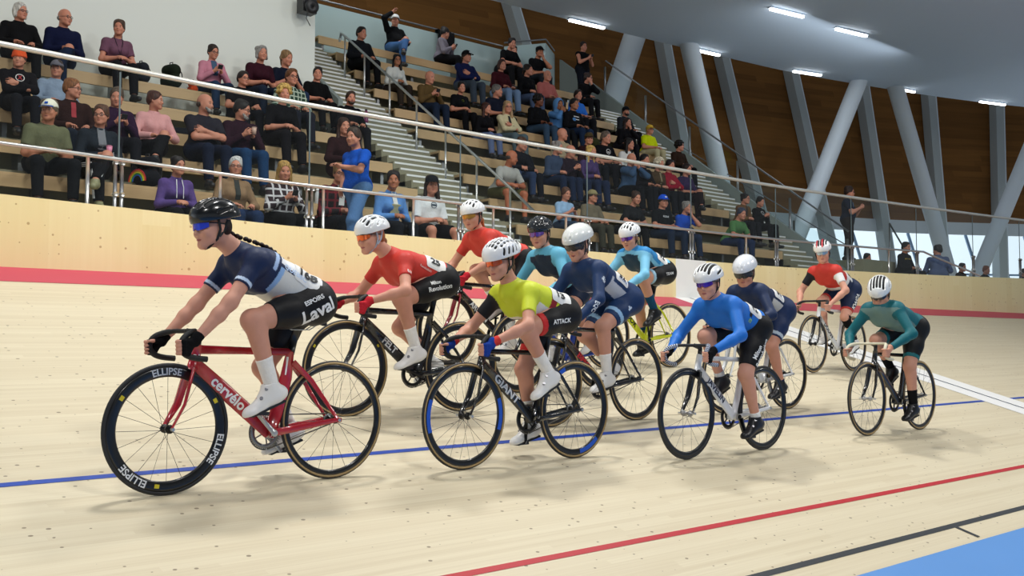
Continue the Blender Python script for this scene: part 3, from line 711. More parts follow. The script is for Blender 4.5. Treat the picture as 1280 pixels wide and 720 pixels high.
def grid_geo(w, h, nx=10, ny=8, r=0.0):
    v = []; f = []
    for j in range(ny + 1):
        for i in range(nx + 1):
            x, y = (i / nx - .5) * w, (j / ny - .5) * h
            if r:   # rounded corners
                ax, ay = abs(x) - (w / 2 - r), abs(y) - (h / 2 - r)
                if ax > 0 and ay > 0:
                    m = math.hypot(ax, ay)
                    if m > r: x = math.copysign(w / 2 - r + ax * r / m, x); y = math.copysign(h / 2 - r + ay * r / m, y)
            v.append((x, y, 0))
    for j in range(ny):
        for i in range(nx): a = j * (nx + 1) + i; f.append((a, a + 1, a + nx + 2, a + nx + 1))
    return v, f
# ------------------------------------------------------------------ track bicycles (x forward, y left, z up, origin on the ground under the bottom bracket)
RW = .3375; BBZ = .285; RAX = -.405; FAX = .585
P3 = lambda x, z, y=0.0: V([x, y, z], float)
def wheel(parent, x, st):
    w = empty('wheel', (x, 0, RW)); w.parent = parent
    rd = st.get('rim_depth', .04); tr = .0115
    MB().lathe([(RW - .011 + tr * math.cos(a), tr * math.sin(a)) for a in np.linspace(0, 2 * math.pi, 13)[:-1]], (0, 0, 0), (0, 1, 0), 72).build('tyre', M_RUBBER, w, True)
    if st.get('tan'):
        b = MB()
        for s in (1, -1): b.lathe([(RW - .021, s * .0098), (RW - .0085, s * .0122), (RW - .0105, s * .009)], (0, 0, 0), (0, 1, 0), 72)
        b.build('sidewall', pbr('tan_wall', hx(st.get('tancol', '#B79B6C')), rough=.7), w, True)
    ro = RW - .0195; ri = ro - rd
    rim = MB().lathe([(ro, -.0095), (ro, .0095), (ro - .012, .0112), (ri + .008, .0085), (ri, .003), (ri, -.003), (ri + .008, -.0085), (ro - .012, -.0112)], (0, 0, 0), (0, 1, 0), 72).build('rim', pbr('rim' + st['rim'], hx(st['rim']), rough=.3, coat=.3), w, True)
    b = MB(); n = st.get('spokes', 20)
    for i in range(n):
        s = 1 if i % 2 else -1; a = 2 * math.pi * i / n; da = (.55 if (i // 2) % 2 else -.55) * st.get('cross', 1.0)
        b.tube([(.018 * math.cos(a + da), s * .028, .018 * math.sin(a + da)), (ri * math.cos(a), s * .001, ri * math.sin(a))], .0012, 4, False)
    b.build('spokes', pbr('spoke_steel', hx(st.get('spoke', '#3a3a3c')), rough=.35, metal=.6), w)
    MB().lathe([(.006, -.055), (.012, -.052), (.012, -.038), (.023, -.036), (.023, -.024), (.013, -.018), (.013, .018), (.023, .024), (.023, .036), (.012, .038), (.012, .052), (.006, .055)], (0, 0, 0), (0, 1, 0), 20, False).build('hub', pbr('hub' + st.get('hub', '#151515'), hx(st.get('hub', '#151515')), rough=.3, metal=.4), w, True)
    # coloured patches and words on the rim
    for (a0, a1, col, r0, r1) in st.get('patches', ()):
        for s in (1, -1):
            b = MB(); n0 = len(b.v); m = 16
            for i in range(m + 1):
                a = R(a0 + (a1 - a0) * i / m)
                for r in (r0, r1):
                    rr = ri + rd * r; y = s * (.0118 if r > .3 else .0112)
                    b.v.append((rr * math.cos(a), y, rr * math.sin(a)))
            for i in range(m): q = n0 + 2 * i; b.f.append((q, q + 2, q + 3, q + 1))
            b.build('rim_patch', pbr('patch' + col, hx(col), rough=.35), w)
    for (txt, ang, size, col) in st.get('words', ()):
        v, f = text_geo(txt, size, .0012 if size > .03 else 0)
        for s in (1,):
            rm = ri + rd * .52
            vv = [((rm + p[1]) * math.cos(R(ang) + p[0] / rm), s * .0125, (rm + p[1]) * math.sin(R(ang) + p[0] / rm)) for p in v]
            mesh_obj('rim_lettering', vv, f, pbr('letter' + col, hx(col), rough=.4), w)
    return w
BARC = (.495, .835)
def bar_side(s): return [P3(.485, .84, s * .0), P3(.487, .84, s * .07), P3(.50, .84, s * .125), P3(.535, .832, s * .165), P3(.575, .815, s * .183), P3(.600, .785, s * .19), P3(.602, .75, s * .191), P3(.578, .718, s * .191), P3(.53, .702, s * .191), P3(.465, .695, s * .191)]
def crank_pt(ang, s): return P3(.165 * math.cos(ang), BBZ + .165 * math.sin(ang), s * .105)
def make_bike(st, loc, rz, steer=0.0):
    root = empty('track_bicycle', loc, rz)
    fc = hx(st['frame']); pm = pbr('frame' + st['frame'], fc, rough=.22, coat=.7)
    pm2 = pbr('frame' + st.get('accent', st['frame']), hx(st.get('accent', st['frame'])), rough=.25, coat=.6)
    aero = st.get('aero', 1.0)
    ht0, ht1 = P3(.452, .655), P3(.424, .765)
    sc = P3(-.125, .715); bb = P3(0, BBZ)
    fr = MB()
    fr.tube([ht0 - nz(ht1 - ht0) * .012, (ht0 + ht1) / 2, ht1 + nz(ht1 - ht0) * .005], [(.024, .03), (.022, .027), (.021, .026)], 16, up=(1, 0, 0))
    dt0, dt1 = ht0 + V((-.004, 0, .02)), bb + V((0, 0, .004))
    dtr = (.019, .034 * aero)
    fr.tube([dt0, (dt0 * 2 + dt1) / 3, (dt0 + 2 * dt1) / 3, dt1], [(dtr[0], dtr[1] * .85), dtr, dtr, (dtr[0] * 1.1, dtr[1] * .95)], 16, up=(0, 0, 1))
    tt1 = sc + V((.0, 0, .012)); fr.tube([ht1 + V((0, 0, -.022)), (ht1 + tt1) / 2 + V((0, 0, -.010)), tt1], [(.016, .02 * aero), (.014, .016 * aero), (.014, .017 * aero)], 14)
    fr.tube([bb, bb + (sc - bb) * .35 + V((-.012 * aero, 0, 0)), bb + (sc - bb) * .7 + V((-.010 * aero, 0, 0)), sc + V((0, 0, .015))], [(.02, .03 * aero), (.014, .034 * aero), (.014, .03 * aero), (.015, .024)], 14, up=(1, 0, 0))
    fr.tube([P3(0, BBZ, -.042), P3(0, BBZ, .042)], .027, 18)
    frame_o = fr.build('frame', pm, root, True)
    b = MB()
    ax = P3(RAX, RW)
    for s in (1, -1):
        yy = V((0, s, 0))
        b.tube([bb + yy * .032, bb + (ax - bb) * .35 + yy * .045, ax + yy * .062 + V((.02, 0, 0)), ax + yy * .062 + V((-.02, 0, 0))], [(.009, .017 * aero), (.008, .016 * aero), (.007, .014), (.006, .012)], 10)
        b.tube([sc + V((-.01, 0, -.045)) + yy * .012, sc + (ax - sc) * .4 + yy * .045, ax + yy * .062], [(.008, .016 * aero), (.007, .012 * aero), (.006, .009)], 10)
    b.build('rear_stays', pm2 if st.get('stay2') else pm, root, True)
    # fork
    b = MB(); cr_ = P3(.462, .635); fa = P3(FAX, RW); rk = P3(.512, .46)
    b.tube([ht0 + V((.002, 0, -.004)), cr_], .026, 14)
    for s in (1, -1):
        yy = V((0, s, 0)); b.tube([cr_ + V((-.004, 0, .014)) + yy * .006, cr_ + yy * .032, rk + yy * .045, fa + yy * .052], [(.014, .018), (.010, .024 * aero), (.009, .020 * aero), (.007, .012)], 10)
    b.build('fork', pbr('frame' + st.get('fork', st['frame']), hx(st.get('fork', st['frame'])), rough=.25, coat=.6), root, True)
    wheel(root, FAX, {**st, **st.get('front', {})}); wheel(root, RAX, {**st, **st.get('rear', {})})
    # cockpit
    barm = pbr('bartape' + st.get('bar', '#101010'), hx(st.get('bar', '#101010')), rough=.6, bump=(120, .4, .004))
    h = empty('handlebar', (0, 0, 0)); h.parent = root
    for s in (1, -1):
        pts = spline(bar_side(s), 4); MB().tube(pts, [(.0125 if i < 10 else .0155) for i in range(len(pts))], 10).build('bar_drop', barm, h, True)
    if st.get('bar2'):
        mm = pbr('bartape_spot' + st['bar2'], hx(st['bar2']), rough=.6); b = MB()
        for s in (1, -1):
            pts = spline(bar_side(s), 6)
            for i in range(14, len(pts) - 2, 2): b.tube([pts[i], pts[i + 1]], .0163, 10, False)
        b.build('bar_tape_pattern', mm, h, True)
    MB().tube([ht1 + V((0, 0, .005)), ht1 + V((-.008, 0, .05)), ht1 + V((.0, 0, .072))], .0165, 12).tube([ht1 + V((-.004, 0, .058)), P3(.488, .84)], [(.015, .018), (.016, .016)], 12).build('stem', pbr('stem' + st.get('stem', '#141414'), hx(st.get('stem', '#141414')), rough=.3), root, True)
    # seat
    MB().tube([sc, P3(-.165, .86)], [(.013, .02 * aero), (.012, .018 * aero)], 12, up=(1, 0, 0)).build('seatpost', pbr('post' + st.get('post', '#141414'), hx(st.get('post', '#141414')), rough=.3), root, True)
    sv, sq = nets([Cap((-.30, .038, .885), (-.22, .022, .888), .034, .026, .03), Cap((-.30, -.038, .885), (-.22, -.022, .888), .034, .026, .03), Cap((-.24, 0, .888), (-.045, 0, .886), .028, .016, .03), Ell((-.18, 0, .866), (.2, .09, .022), None, .004, sub=True)], .006)
    arr_obj('saddle', sv, sq, pbr('saddle' + st.get('saddle', '#121212'), hx(st.get('saddle', '#121212')), rough=.45), root)
    b = MB()
    for s in (1, -1): b.tube([(-.27, s * .022, .872), (-.235, s * .022, .852), (-.12, s * .022, .852), (-.07, s * .01, .872)], .0035, 6)
    b.build('saddle_rail', M_STEEL, root, True)
    # drivetrain (right side)
    cm = pbr('crank' + st.get('crank', '#141414'), hx(st.get('crank', '#141414')), rough=.25, metal=.5)
    ca = st.get('ang', 0.0); c = empty('crankset', (0, 0, 0)); c.parent = root
    for s, a in ((1, ca), (-1, ca + math.pi)):
        p = crank_pt(a, 0); MB().tube([P3(0, BBZ, s * .058), V((p[0], s * .072, p[2]))], [(.012, .015), (.008, .012)], 8).ball((0, s * .06, BBZ), (.02, .012, .02), 12, 8).build('crank_arm', cm, c, True)
        MB().box((p[0] - .042, min(s * .082, s * .135), p[2] - .009), (p[0] + .042, max(s * .082, s * .135), p[2] + .007)).tube([(p[0], s * .07, p[2]), (p[0], s * .14, p[2])], .008, 8).build('pedal', M_BLACKP, c)
    ch = MB(); T = 47; rr = .094; prof = []
    ch.lathe([(.066, -.003), (rr - .005, -.003), (rr - .005, .003), (.066, .003)], (0, -.046, BBZ), (0, 1, 0), 48)
    for i in range(T):
        a = 2 * math.pi * i / T; ch.obox((rr * math.cos(a), -.046, BBZ + rr * math.sin(a)), ((math.cos(a), 0, math.sin(a)), (0, 1, 0), (-math.sin(a), 0, math.cos(a))), (.006, .0015, .003))
    for i in range(5):
        a = 2 * math.pi * i / 5 + ca; ch.tube([(0, -.046, BBZ), (.07 * math.cos(a), -.046, BBZ + .07 * math.sin(a))], [(.009, .004), (.007, .003)], 6)
    ch.build('chainring', pbr('ring' + st.get('ring', '#2a2a2a'), hx(st.get('ring', '#2a2a2a')), rough=.3, metal=.6), c, True)
    MB().lathe([(.014, -.003), (.03, -.003), (.03, .003), (.014, .003)], (RAX, -.046, RW), (0, 1, 0), 24).build('cog', M_DSTEEL, root, True)
    b = MB(); d = P3(RAX, RW) - P3(0, BBZ); L = np.linalg.norm(d); th = math.atan2(d[2], -d[0]); bt = math.asin((rr - .03) / L)
    for s in (1, -1):
        n_ = nz(V([-d[2], 0, d[0]]) * (-s))
        b.tube([P3(0, BBZ, -.046) + n_ * (rr + .002), P3(RAX, RW, -.046) + n_ * .032], [(.0025, .0045)] * 2, 6)
    for cx, cz, r0, a0, a1 in ((0, BBZ, rr + .002, -90, 90), (RAX, RW, .032, 90, 270)):
        b.tube([(cx + r0 * math.cos(R(a)), -.046, cz + r0 * math.sin(R(a))) for a in np.linspace(a0, a1, 15)], [(.0025, .0045)] * 15, 6)
    b.build('chain', pbr('chain_steel', (.16, .15, .13), rough=.4, metal=.8), root, True)
    for x in (RAX, FAX):
        for s in (1, -1): MB().tube([(x, s * .05, RW), (x, s * .078, RW)], .0095, 6).build('axle_nut', M_STEEL, root)
    # lettering on the down tube (left side), running down towards the cranks
    if st.get('word'):
        S = bvh(frame_o); ddir = nz(bb - dt0); mid = dt0 + (bb - dt0) * st.get('wpos', .46)
        # seen from the left side forward is to the viewer's left
        v, f = text_geo(st['word'], st.get('wsize', .085), st.get('wbold', .0022), 0, 1.0)
        upd = V((ddir[2], 0, -ddir[0])) * -1; upd = nz(V([-ddir[2], 0, ddir[0]])); 
        if upd[2] < 0: upd = -upd
        drape('frame_lettering', v * V([st.get('wx', 1.0), 1, 1]), f, mid + V((0, .02, 0)), ddir, upd, (0, 1, 0), S, pbr('letter' + st['wcol'], hx(st['wcol']), rough=.35), root, .0014, .06)
    if st.get('plate'):
        tv, tf = text_geo(st['plate'], .045, .0015); drape('head_number', tv, tf, (ht0 + ht1) / 2 + V((0, .02, -.01)), (-1, 0, 0), (0, 0, 1), (0, 1, 0), bvh(frame_o), pbr('letter#F2F2F0', hx('#F2F2F0'), rough=.35), root, .0015, .06)
    for (a_, b_, col, w_) in st.get('bands', ()):     # painted panels on tubes: from, to, colour, half width
        a_, b_ = P3(*a_), P3(*b_); MB().tube([a_, b_], [(w_[0], w_[1])] * 2, 14).build('frame_panel', pbr('frame' + col, hx(col), rough=.25, coat=.6), root, True)
    tag(root, st['label'], 'bicycle', 'track bicycles in the race')
    return root
# ------------------------------------------------------------------ riders, in their bicycle's own frame
GRIP = {s: (P3(.600, .755, s * .191), nz((-.05, 0, -1))) for s in (1, -1)}
def grip_hand(s, wrist):
    """hand closed round the bar: s=+1 left, -1 right; returns skin prims and glove prims"""
    G, a = GRIP[s]; e1 = V([1., 0, 0]); e2 = V([0, -s * 1.0, 0]); pr = []; gl = []
    kn = []
    for i in range(4):
        c = G - a * (1.5 - i) * -.0195 * 1.0; r = .0245
        sc = (.94, 1.0, .96, .85)[i]
        an = [R(x) for x in (-150, -98, -48 * sc, 2 * sc, 40 * sc)]
        pts = [c + (e1 * math.cos(t) + e2 * math.sin(t)) * (r + (.004 if j == 0 else 0)) for j, t in enumerate(an)]
        kn.append(pts[0])
        for j in range(4): pr.append(Cap(pts[j], pts[j + 1], (.0105, .0100, .0094, .0085)[j], (.0100, .0094, .0085, .0075)[j], .004))
        gl += [Cap(pts[0], pts[1], .0125, .012, .008), Cap(pts[1], pts[1] + (pts[2] - pts[1]) * .35, .012, .0118, .004)]
    kc = sum(kn) / 4; w = V(wrist); back = nz(w - kc)
    for i in range(4):
        q = w + a * (i - 1.5) * .013 - back * .006
        pr.append(Cap(q, kn[i], .0165, .0125, .014)); gl.append(Cap(q, kn[i], .0185, .0145, .012))
    # thumb from the inner side of the palm over the bar
    b0 = w + (kc - w) * .42 + e2 * .018 - a * .012; c = G - a * .034
    t1 = c + (e1 * math.cos(R(-205)) + e2 * math.sin(R(150))) * .030; t2 = c + (e1 * math.cos(R(105)) + e2 * math.sin(R(105))) * .026; t3 = c + (e1 * math.cos(R(62)) + e2 * math.sin(R(62))) * .026
    pr += [Cap(b0, t1, .014, .0115, .012), Cap(t1, t2, .0112, .0095, .004), Cap(t2, t3, .0095, .008, .004)]
    gl += [Cap(b0, t1, .016, .0135, .01), Cap(t1, t1 + (t2 - t1) * .5, .0132, .0125, .004)]
    return pr, gl
def top_hand(s, wrist): return None
def make_rider(st, loc, rz):
    hip = P3(*st.get('hip', (-.205, .985))); sh = P3(*st.get('sh', (.185, 1.205))); hc = P3(*st.get('head', (.325, 1.385)))
    lean = st.get('roll', 0.0); ang = st.get('ang', 0.0); sk = skin(st.get('skin', '#D9A18A'))
    H = {s: hip + V((0, s * .085, -.01)) for s in (1, -1)}; S = {s: sh + V((0, s * .150, -.012)) for s in (1, -1)}
    body = []; up_ = nz(sh - hip); dors = nz(V([-up_[2], 0, up_[0]]))
    mid = (hip + sh) / 2 + dors * .045 - V((0, 0, .0))
    belly = .0
    T1 = hip + V((0, 0, .035)); chest = sh + V((-.055, 0, -.03)) - up_ * .03; waist = hip + (sh - hip) * .42 + dors * .018
    tors = [Cap(H[1] + V((-.02, 0, .03)), H[-1] + V((-.02, 0, .03)), .092, None, .05), Ell(H[1] + V((-.050, -.015, -.002)), .088, None, .05), Ell(H[-1] + V((-.050, .015, -.002)), .088, None, .05),
            Cap(T1 + V((0, .045, 0)), waist + V((0, .042, 0)), .098, .088, .05), Cap(T1 - V((0, .045, 0)), waist - V((0, .042, 0)), .098, .088, .05),
            Cap(waist + V((0, .042, 0)), chest + V((0, .056, 0)), .09, .096, .05), Cap(waist - V((0, .042, 0)), chest - V((0, .056, 0)), .09, .096, .05),
            Cap(chest + V((0, .06, 0)), S[1] - V((.012, .035, .0)), .09, .062, .05), Cap(chest - V((0, .06, 0)), S[-1] - V((.012, -.035, .0)), .09, .062, .05),
            Cap(chest, sh + dors * .01 + V((.02, 0, .0)), .085, .07, .05)]
    for p in tors:
        if isinstance(p, Cap): p.ra *= 1.06; p.rb *= 1.06
    if st.get('female', 1): tors += [Ell(chest - dors * .062 + up_ * .0 + V((0, s * .062, 0)), .058, None, .04) for s in (1, -1)]
    F = frame(st.get('look', (1, -.05, -.18)), (.15, 0, 1)); F = frame(st.get('look', (1, -.05, -.18)), V([.2, st.get('tilt', 0), 1.0]))
    nb = sh + V((.02, 0, .035)); nt_ = hc - F[2] * .055 - F[0] * .025
    neck = [Cap(nb, nt_, .058, .05, .04)]
    body += tors + neck + head_prims(hc, F, st.get('hs', 1.0))
    el = {}; wr = {}; gloves = []; kn = {}; an = {}
    foot_dir = {}
    for s in (1, -1):
        wt = st['wrist'][0 if s == 1 else 1] if 'wrist' in st else (.525, .800)
        w = P3(wt[0], wt[1], s * .200)
        e, w = ik(S[s], w, .285, .262, (-.25, s * .8, -.5)); el[s], wr[s] = e, w
        body += [Ell(S[s] + V((0, s * .002, 0)), .056, None, .05), Cap(S[s], e, .047, .036, .03), Cap(e, e + (w - e) * .35, .038, .037, .03), Cap(e + (w - e) * .35, w, .037, .0235, .02)]
        pr, gl = grip_hand(s, w); body += pr; gloves.append((s, gl, w, e))
        a = ang if s == 1 else ang + math.pi
        p = crank_pt(a, s); heel = st.get('heel', .35) + .25 * max(0, -math.cos(a) * 0 + math.sin(a)) * 0 + (.15 * math.cos(a - 2.2))
        fd = nz(V([math.cos(heel), 0, -math.sin(heel)])); fu = V([math.sin(heel), 0, math.cos(heel)])
        foot_dir[s] = (fd, fu, p)
        ank = p - fd * .115 + fu * .108; ank[1] = s * .112
        k_, ank = ik(H[s], ank, .40, .375, (1, s * st.get('knee_out', .06), .6)); kn[s], an[s] = k_, ank
        body += [Cap(H[s], H[s] + (k_ - H[s]) * .45, .096, .083, .06), Cap(H[s] + (k_ - H[s]) * .45, k_, .083, .054, .03), Ell(k_ + nz(k_ - (H[s] + ank) / 2) * .004, .054, None, .03),
                 Cap(k_, ank, .050, .034, .03), Cap(k_ + (ank - k_) * .2 - nz(np.cross(nz(ank - k_), (0, 1, 0))) * .016, k_ + (ank - k_) * .52 - nz(np.cross(nz(ank - k_), (0, 1, 0))) * .008, .047, .034, .03),
                 Cap(ank, p - fd * .0 + fu * .045, .034, .028, .02)]
        hsx = nz(np.cross(nz(ank - k_), (0, 1, 0)))
    me_v = st.get('res', .009)
    root = skin_obj('person', body, me_v, sk); root.location = tuple(map(float, loc)); root.rotation_euler = (R(lean), 0, rz)
    hairc = st.get('hair', '#5b3a22')
    # ---- jersey
    sl = st.get('sleeve', .62); jp = []
    g = .011
    jt = [p.grow(g) for p in tors]
    jt.append(Cap(nb - V((.01, 0, .0)), nb + (nt_ - nb) * .28, .066, .060, .03, cuts=[(nb + (nt_ - nb) * .30, nz(nt_ - nb))]))
    hem = hip + up_ * .035
    for s in (1, -1):
        ar = el[s] - S[s]; fo = wr[s] - el[s]
        cut = [(S[s] + ar * sl, nz(ar))] if sl <= 1 else []
        jt.append(Ell(S[s] + V((0, s * .002, 0)), .062, None, .05)); jt.append(Cap(S[s], S[s] + ar * min(1, sl + .1), .054, .054 + (.043 - .054) * min(1, sl + .1), .03, cuts=cut))
        if sl > 1: jt += [Cap(el[s], el[s] + fo * .35, .044, .042, .03), Cap(el[s] + fo * .35, wr[s], .042, .030, .02, cuts=[(el[s] + fo * .93, nz(fo))])]
    jer = skin_obj('jersey', jt, me_v * .8, None, root, cuts=[(hem, -up_)])
    v = verts_of(jer); base = V(hx(st['jersey'])); col = np.tile(base, (len(v), 1))
    tt = ((v - hip) @ up_) / np.linalg.norm(sh - hip); dd = (v - hip) @ dors; yy = v[:, 1]
    armt = np.full(len(v), -1.0); arms = np.zeros(len(v))
    for s in (1, -1):
        ar = el[s] - S[s]; q = v - S[s]; t = (q @ ar) / (ar @ ar); r = np.linalg.norm(q - np.clip(t, 0, 1)[:, None] * ar, axis=1)
        fo = wr[s] - el[s]; q2 = v - el[s]; t2 = (q2 @ fo) / (fo @ fo); r2 = np.linalg.norm(q2 - np.clip(t2, 0, 1)[:, None] * fo, axis=1)
        onA = (t > .12) & (r < .075) & (yy * s > .10); armt = np.where(onA, np.minimum(t, 1), armt); arms = np.where(onA, s, arms)
        onF = (t2 > 0) & (r2 < .06); armt = np.where(onF, 1 + t2, armt); arms = np.where(onF, s, arms)
    side = np.abs(yy)
    tint = V(hx('#ffffff'))
    ctx = dict(t=tt, d=dd, y=yy, side=side, arm=armt, s=arms, v=v)
    for cond, c in st.get('paint', ()):
        m = eval(cond, {'np': np, **ctx}); col[m] = hx(c)
    set_cols(jer, col); jer.data.materials.append(pbr('lycra_painted', (.5, .5, .5), rough=.55, spec=.3, vcol=True, bump=(60, .25, .006)))
    # ---- shorts
    shl = st.get('short', .72); wc = [(hip + up_ * .17, up_)]; sp_ = [p.grow(.0065, cuts=wc) for p in tors[:5]]
    for s in (1, -1):
        th = kn[s] - H[s]
        sp_ += [Cap(H[s], H[s] + th * .45, .103, .090, .06, cuts=[(H[s] + th * shl, nz(th))]), Cap(H[s] + th * .45, H[s] + th, .090, .061, .03, cuts=[(H[s] + th * shl, nz(th))])]
    shorts = skin_obj('shorts', sp_, me_v * .8, None, root)
    v2 = verts_of(shorts); c2 = np.tile(V(hx(st.get('shorts', '#121214'))), (len(v2), 1))
    tl = np.full(len(v2), -1.0); sside = np.zeros(len(v2))
    for s in (1, -1):
        th = kn[s] - H[s]; q = v2 - H[s]; t = (q @ th) / (th @ th); m = (v2[:, 1] * s > 0.0); tl = np.where(m, t, tl); sside = np.where(m, s, sside)
    for cond, c in st.get('paint_shorts', ()):
        m = eval(cond, {'np': np, 't': tl, 's': sside, 'v': v2, 'y': v2[:, 1]}); c2[m] = hx(c)
    set_cols(shorts, c2); shorts.data.materials.append(pbr('lycra_painted', (.5, .5, .5)))
    # ---- shoes, socks, gloves
    for s in (1, -1):
        fd, fu, p = foot_dir[s]; y = V((0, s * .108 - p[1], 0)); pc = p + y
        sh_ = [Cap(pc - fd * .155 + fu * .055, pc - fd * .09 + fu * .052, .038, .038, .03), Cap(pc - fd * .10 + fu * .045, pc + fd * .055 + fu * .030, .039, .030, .03), Ell(pc + fd * .045 + fu * .026, (.052, .040, .026), np.stack([fd, V([0, 1., 0]), fu]), .02), Cap(pc - fd * .125 + fu * .06, pc - fd * .112 + fu * .125, .041, .043, .03)]
        sh_.append(Cap(pc - fd * .015 + fu * .040, pc - fd * .095 + fu * .100, .032, .043, .03))
        so = arr_obj('shoe', *nets(sh_, .005, cuts=[(pc + fu * .012, -fu), (pc - fd * .115 + fu * .128, nz(fu - fd * .12))]), pbr('shoe' + st.get('shoe', '#ECEBE8'), hx(st.get('shoe', '#ECEBE8')), rough=.35), root)
        MB().obox(pc - fd * .045 + fu * .008, (fd, (0, 1, 0), fu), (.105, .034, .006)).build('sole', pbr('sole' + st.get('sole', '#1c1c1c'), hx(st.get('sole', '#1c1c1c')), rough=.5), so)
        for q in (.0, -.045):
            MB().tube([pc + fd * (q - .025) + fu * (.066 - q * .75) + V((0, s * .016, 0)), pc + fd * (q - .020) + fu * (.082 - q * .75) + V((0, s * .034, 0))], .0095, 12).build('dial', pbr('dial', (.25, .25, .27), rough=.3, metal=.4), so)
        a0 = an[s]; kk = kn[s]; ln = kk - a0; st_ = st.get('sock', '#F1EFEA'); sl_ = st.get('sockh', .42)
        if sl_ > 0:
            sk_ = [Cap(a0 - nz(ln) * .02, kk, .038, .054, .03, cuts=[(a0 + ln * sl_, nz(ln))]), Cap(kk + (a0 - kk) * .2 - nz(np.cross(nz(a0 - kk), (0, 1, 0))) * .016, kk + (a0 - kk) * .52 - nz(np.cross(nz(a0 - kk), (0, 1, 0))) * .008, .050, .037, .03, cuts=[(a0 + ln * sl_, nz(ln))])]
            arr_obj('sock', *nets(sk_, .006), cloth(st_, 'sock'), root)
    if st.get('glove'):
        for s, gl, w, e in gloves:
            gc = st['glove']; o = arr_obj('glove', *nets(gl + [Cap(w, w + (e - w) * .08, .027, .027, .01)], .004), cloth(gc, 'glove'), root)
            if st.get('glove_cuff'): arr_obj('glove_cuff', *nets([Cap(w + (e - w) * .02, w + (e - w) * .13, .0285, .030, .01)], .004), cloth(st['glove_cuff'], 'glove'), root)
    # ---- head gear
    hs = st.get('hs', 1.0); P = lambda a, b, c: hc + (F[0] * a + F[1] * b + F[2] * c) * hs
    hm = st['helmet']; kind = hm.get('kind', 'slots'); tilt = R(hm.get('pitch', 8))
    fx = nz(F[0] * math.cos(tilt) - F[2] * math.sin(tilt) * -1 * -1); A = np.stack([nz(F[0] * math.cos(tilt) - F[2] * math.sin(tilt)), F[1], nz(F[2] * math.cos(tilt) + F[0] * math.sin(tilt))])
    ctr = P(-.018, 0, .048); Q = lambda a, b, c: ctr + A[0] * a + A[1] * b + A[2] * c
    L_, W_, H_ = hm.get('size', (.134, .102, .100))
    hp = [Ell(ctr, (L_, W_, H_), A, .02), Ell(Q(-.045, 0, -.012), (L_ * .72, W_ * .93, H_ * .82), A, .03)]
    if kind == 'aero': hp.append(Ell(Q(-.05, 0, .0), (L_ * .95, W_ * .9, H_ * .86), A, .03))
    hp.append(Ell(P(0, 0, -.01), V([.112, .088, .115]) * hs, F, .004, sub=True))
    vents = []
    if kind == 'long':      # long channels front to back
        for b_ in (0, .030, -.030, .060, -.060):
            z = lambda x: H_ * math.sqrt(max(0, 1 - (x / L_) ** 2 - (b_ / W_) ** 2)); xsn = [x for x in np.linspace(-.085, .105, 8) if (x / L_) ** 2 + (b_ / W_) ** 2 < .9]
            for x0, x1 in zip(xsn[:-1], xsn[1:]): vents.append(Cap(Q(x0, b_, z(x0)), Q(x1, b_, z(x1)), .0125, None, .003))
        for sd in (1, -1):
            vents.append(Cap(Q(.03, sd * W_ * .97, .015), Q(-.06, sd * W_ * .88, .03), .010, .008, .003))
    elif kind == 'slots':
        for b_ in (0, .034, -.034, .066, -.066):
            for x0, x1 in ((.085, .055), (.025, -.015), (-.05, -.085)):
                z = lambda x: H_ * math.sqrt(max(.02, 1 - (x / L_) ** 2 - (b_ / W_) ** 2)); vents.append(Cap(Q(x0, b_, z(x0)), Q(x1, b_, z(x1)), .012, .010, .003))
        for sd in (1, -1):
            for x0 in (.07, .015, -.045): vents.append(Cap(Q(x0, sd * W_ * (.86 if x0 > .05 else .96), .022), Q(x0 - .028, sd * W_ * .93, .045), .0075, None, .003))
    elif kind == 'mesh':
        for b_ in np.arange(-.075, .08, .025):
            for x0 in np.arange(-.09, .11, .038):
                if (x0 / L_) ** 2 + (b_ / W_) ** 2 > .86: continue
                z = lambda x: H_ * math.sqrt(max(.02, 1 - (x / L_) ** 2 - (b_ / W_) ** 2)); vents.append(Cap(Q(x0, b_, z(x0)), Q(x0 - .02, b_ * 1.1, z(x0 - .02)), .0115, .0095, .003))
        for sd in (1, -1):
            for x0 in (.075, .035, -.005, -.045, -.08): vents.append(Cap(Q(x0, sd * W_ * (1 - (x0 / L_) ** 2) ** .5 * .99, .0), Q(x0 - .018, sd * W_ * (1 - (x0 / L_) ** 2) ** .5 * .93, .035), .0095, .008, .003))
    elif kind == 'aero':
        for b_ in (.02, -.02): vents.append(Cap(Q(L_ * .93, b_, .03), Q(L_ * .87, b_, .045), .006, None, .003))
    for vt in vents: vt.sub = True
    hcuts = [(P(0, 0, .020), nz(-F[2] + F[0] * -.02))]
    hcuts = [(P(.0, 0, hm.get('brim', .022)), nz(-F[2] * 1.0 - F[0] * hm.get('slope', .10)))]
    ho = arr_obj('helmet', *nets(hp + vents, .0045, cuts=hcuts), pbr('helmet' + hm['col'], hx(hm['col']), rough=.22, coat=.5), root)
    if kind != 'aero':
        arr_obj('helmet_liner', *nets([Ell(ctr, (L_ - .007, W_ - .007, H_ - .007), A, .02), Ell(Q(-.045, 0, -.012), (L_ * .72 - .007, W_ * .93 - .007, H_ * .82 - .007), A, .03), Ell(P(0, 0, -.01), V([.104, .08, .108]) * hs, F, .004, sub=True)], .007, cuts=[(P(0, 0, hm.get('brim', .022) + .005), nz(-F[2] - F[0] * hm.get('slope', .10)))]), pbr('liner_black', (.008, .008, .009), rough=.8), ho)
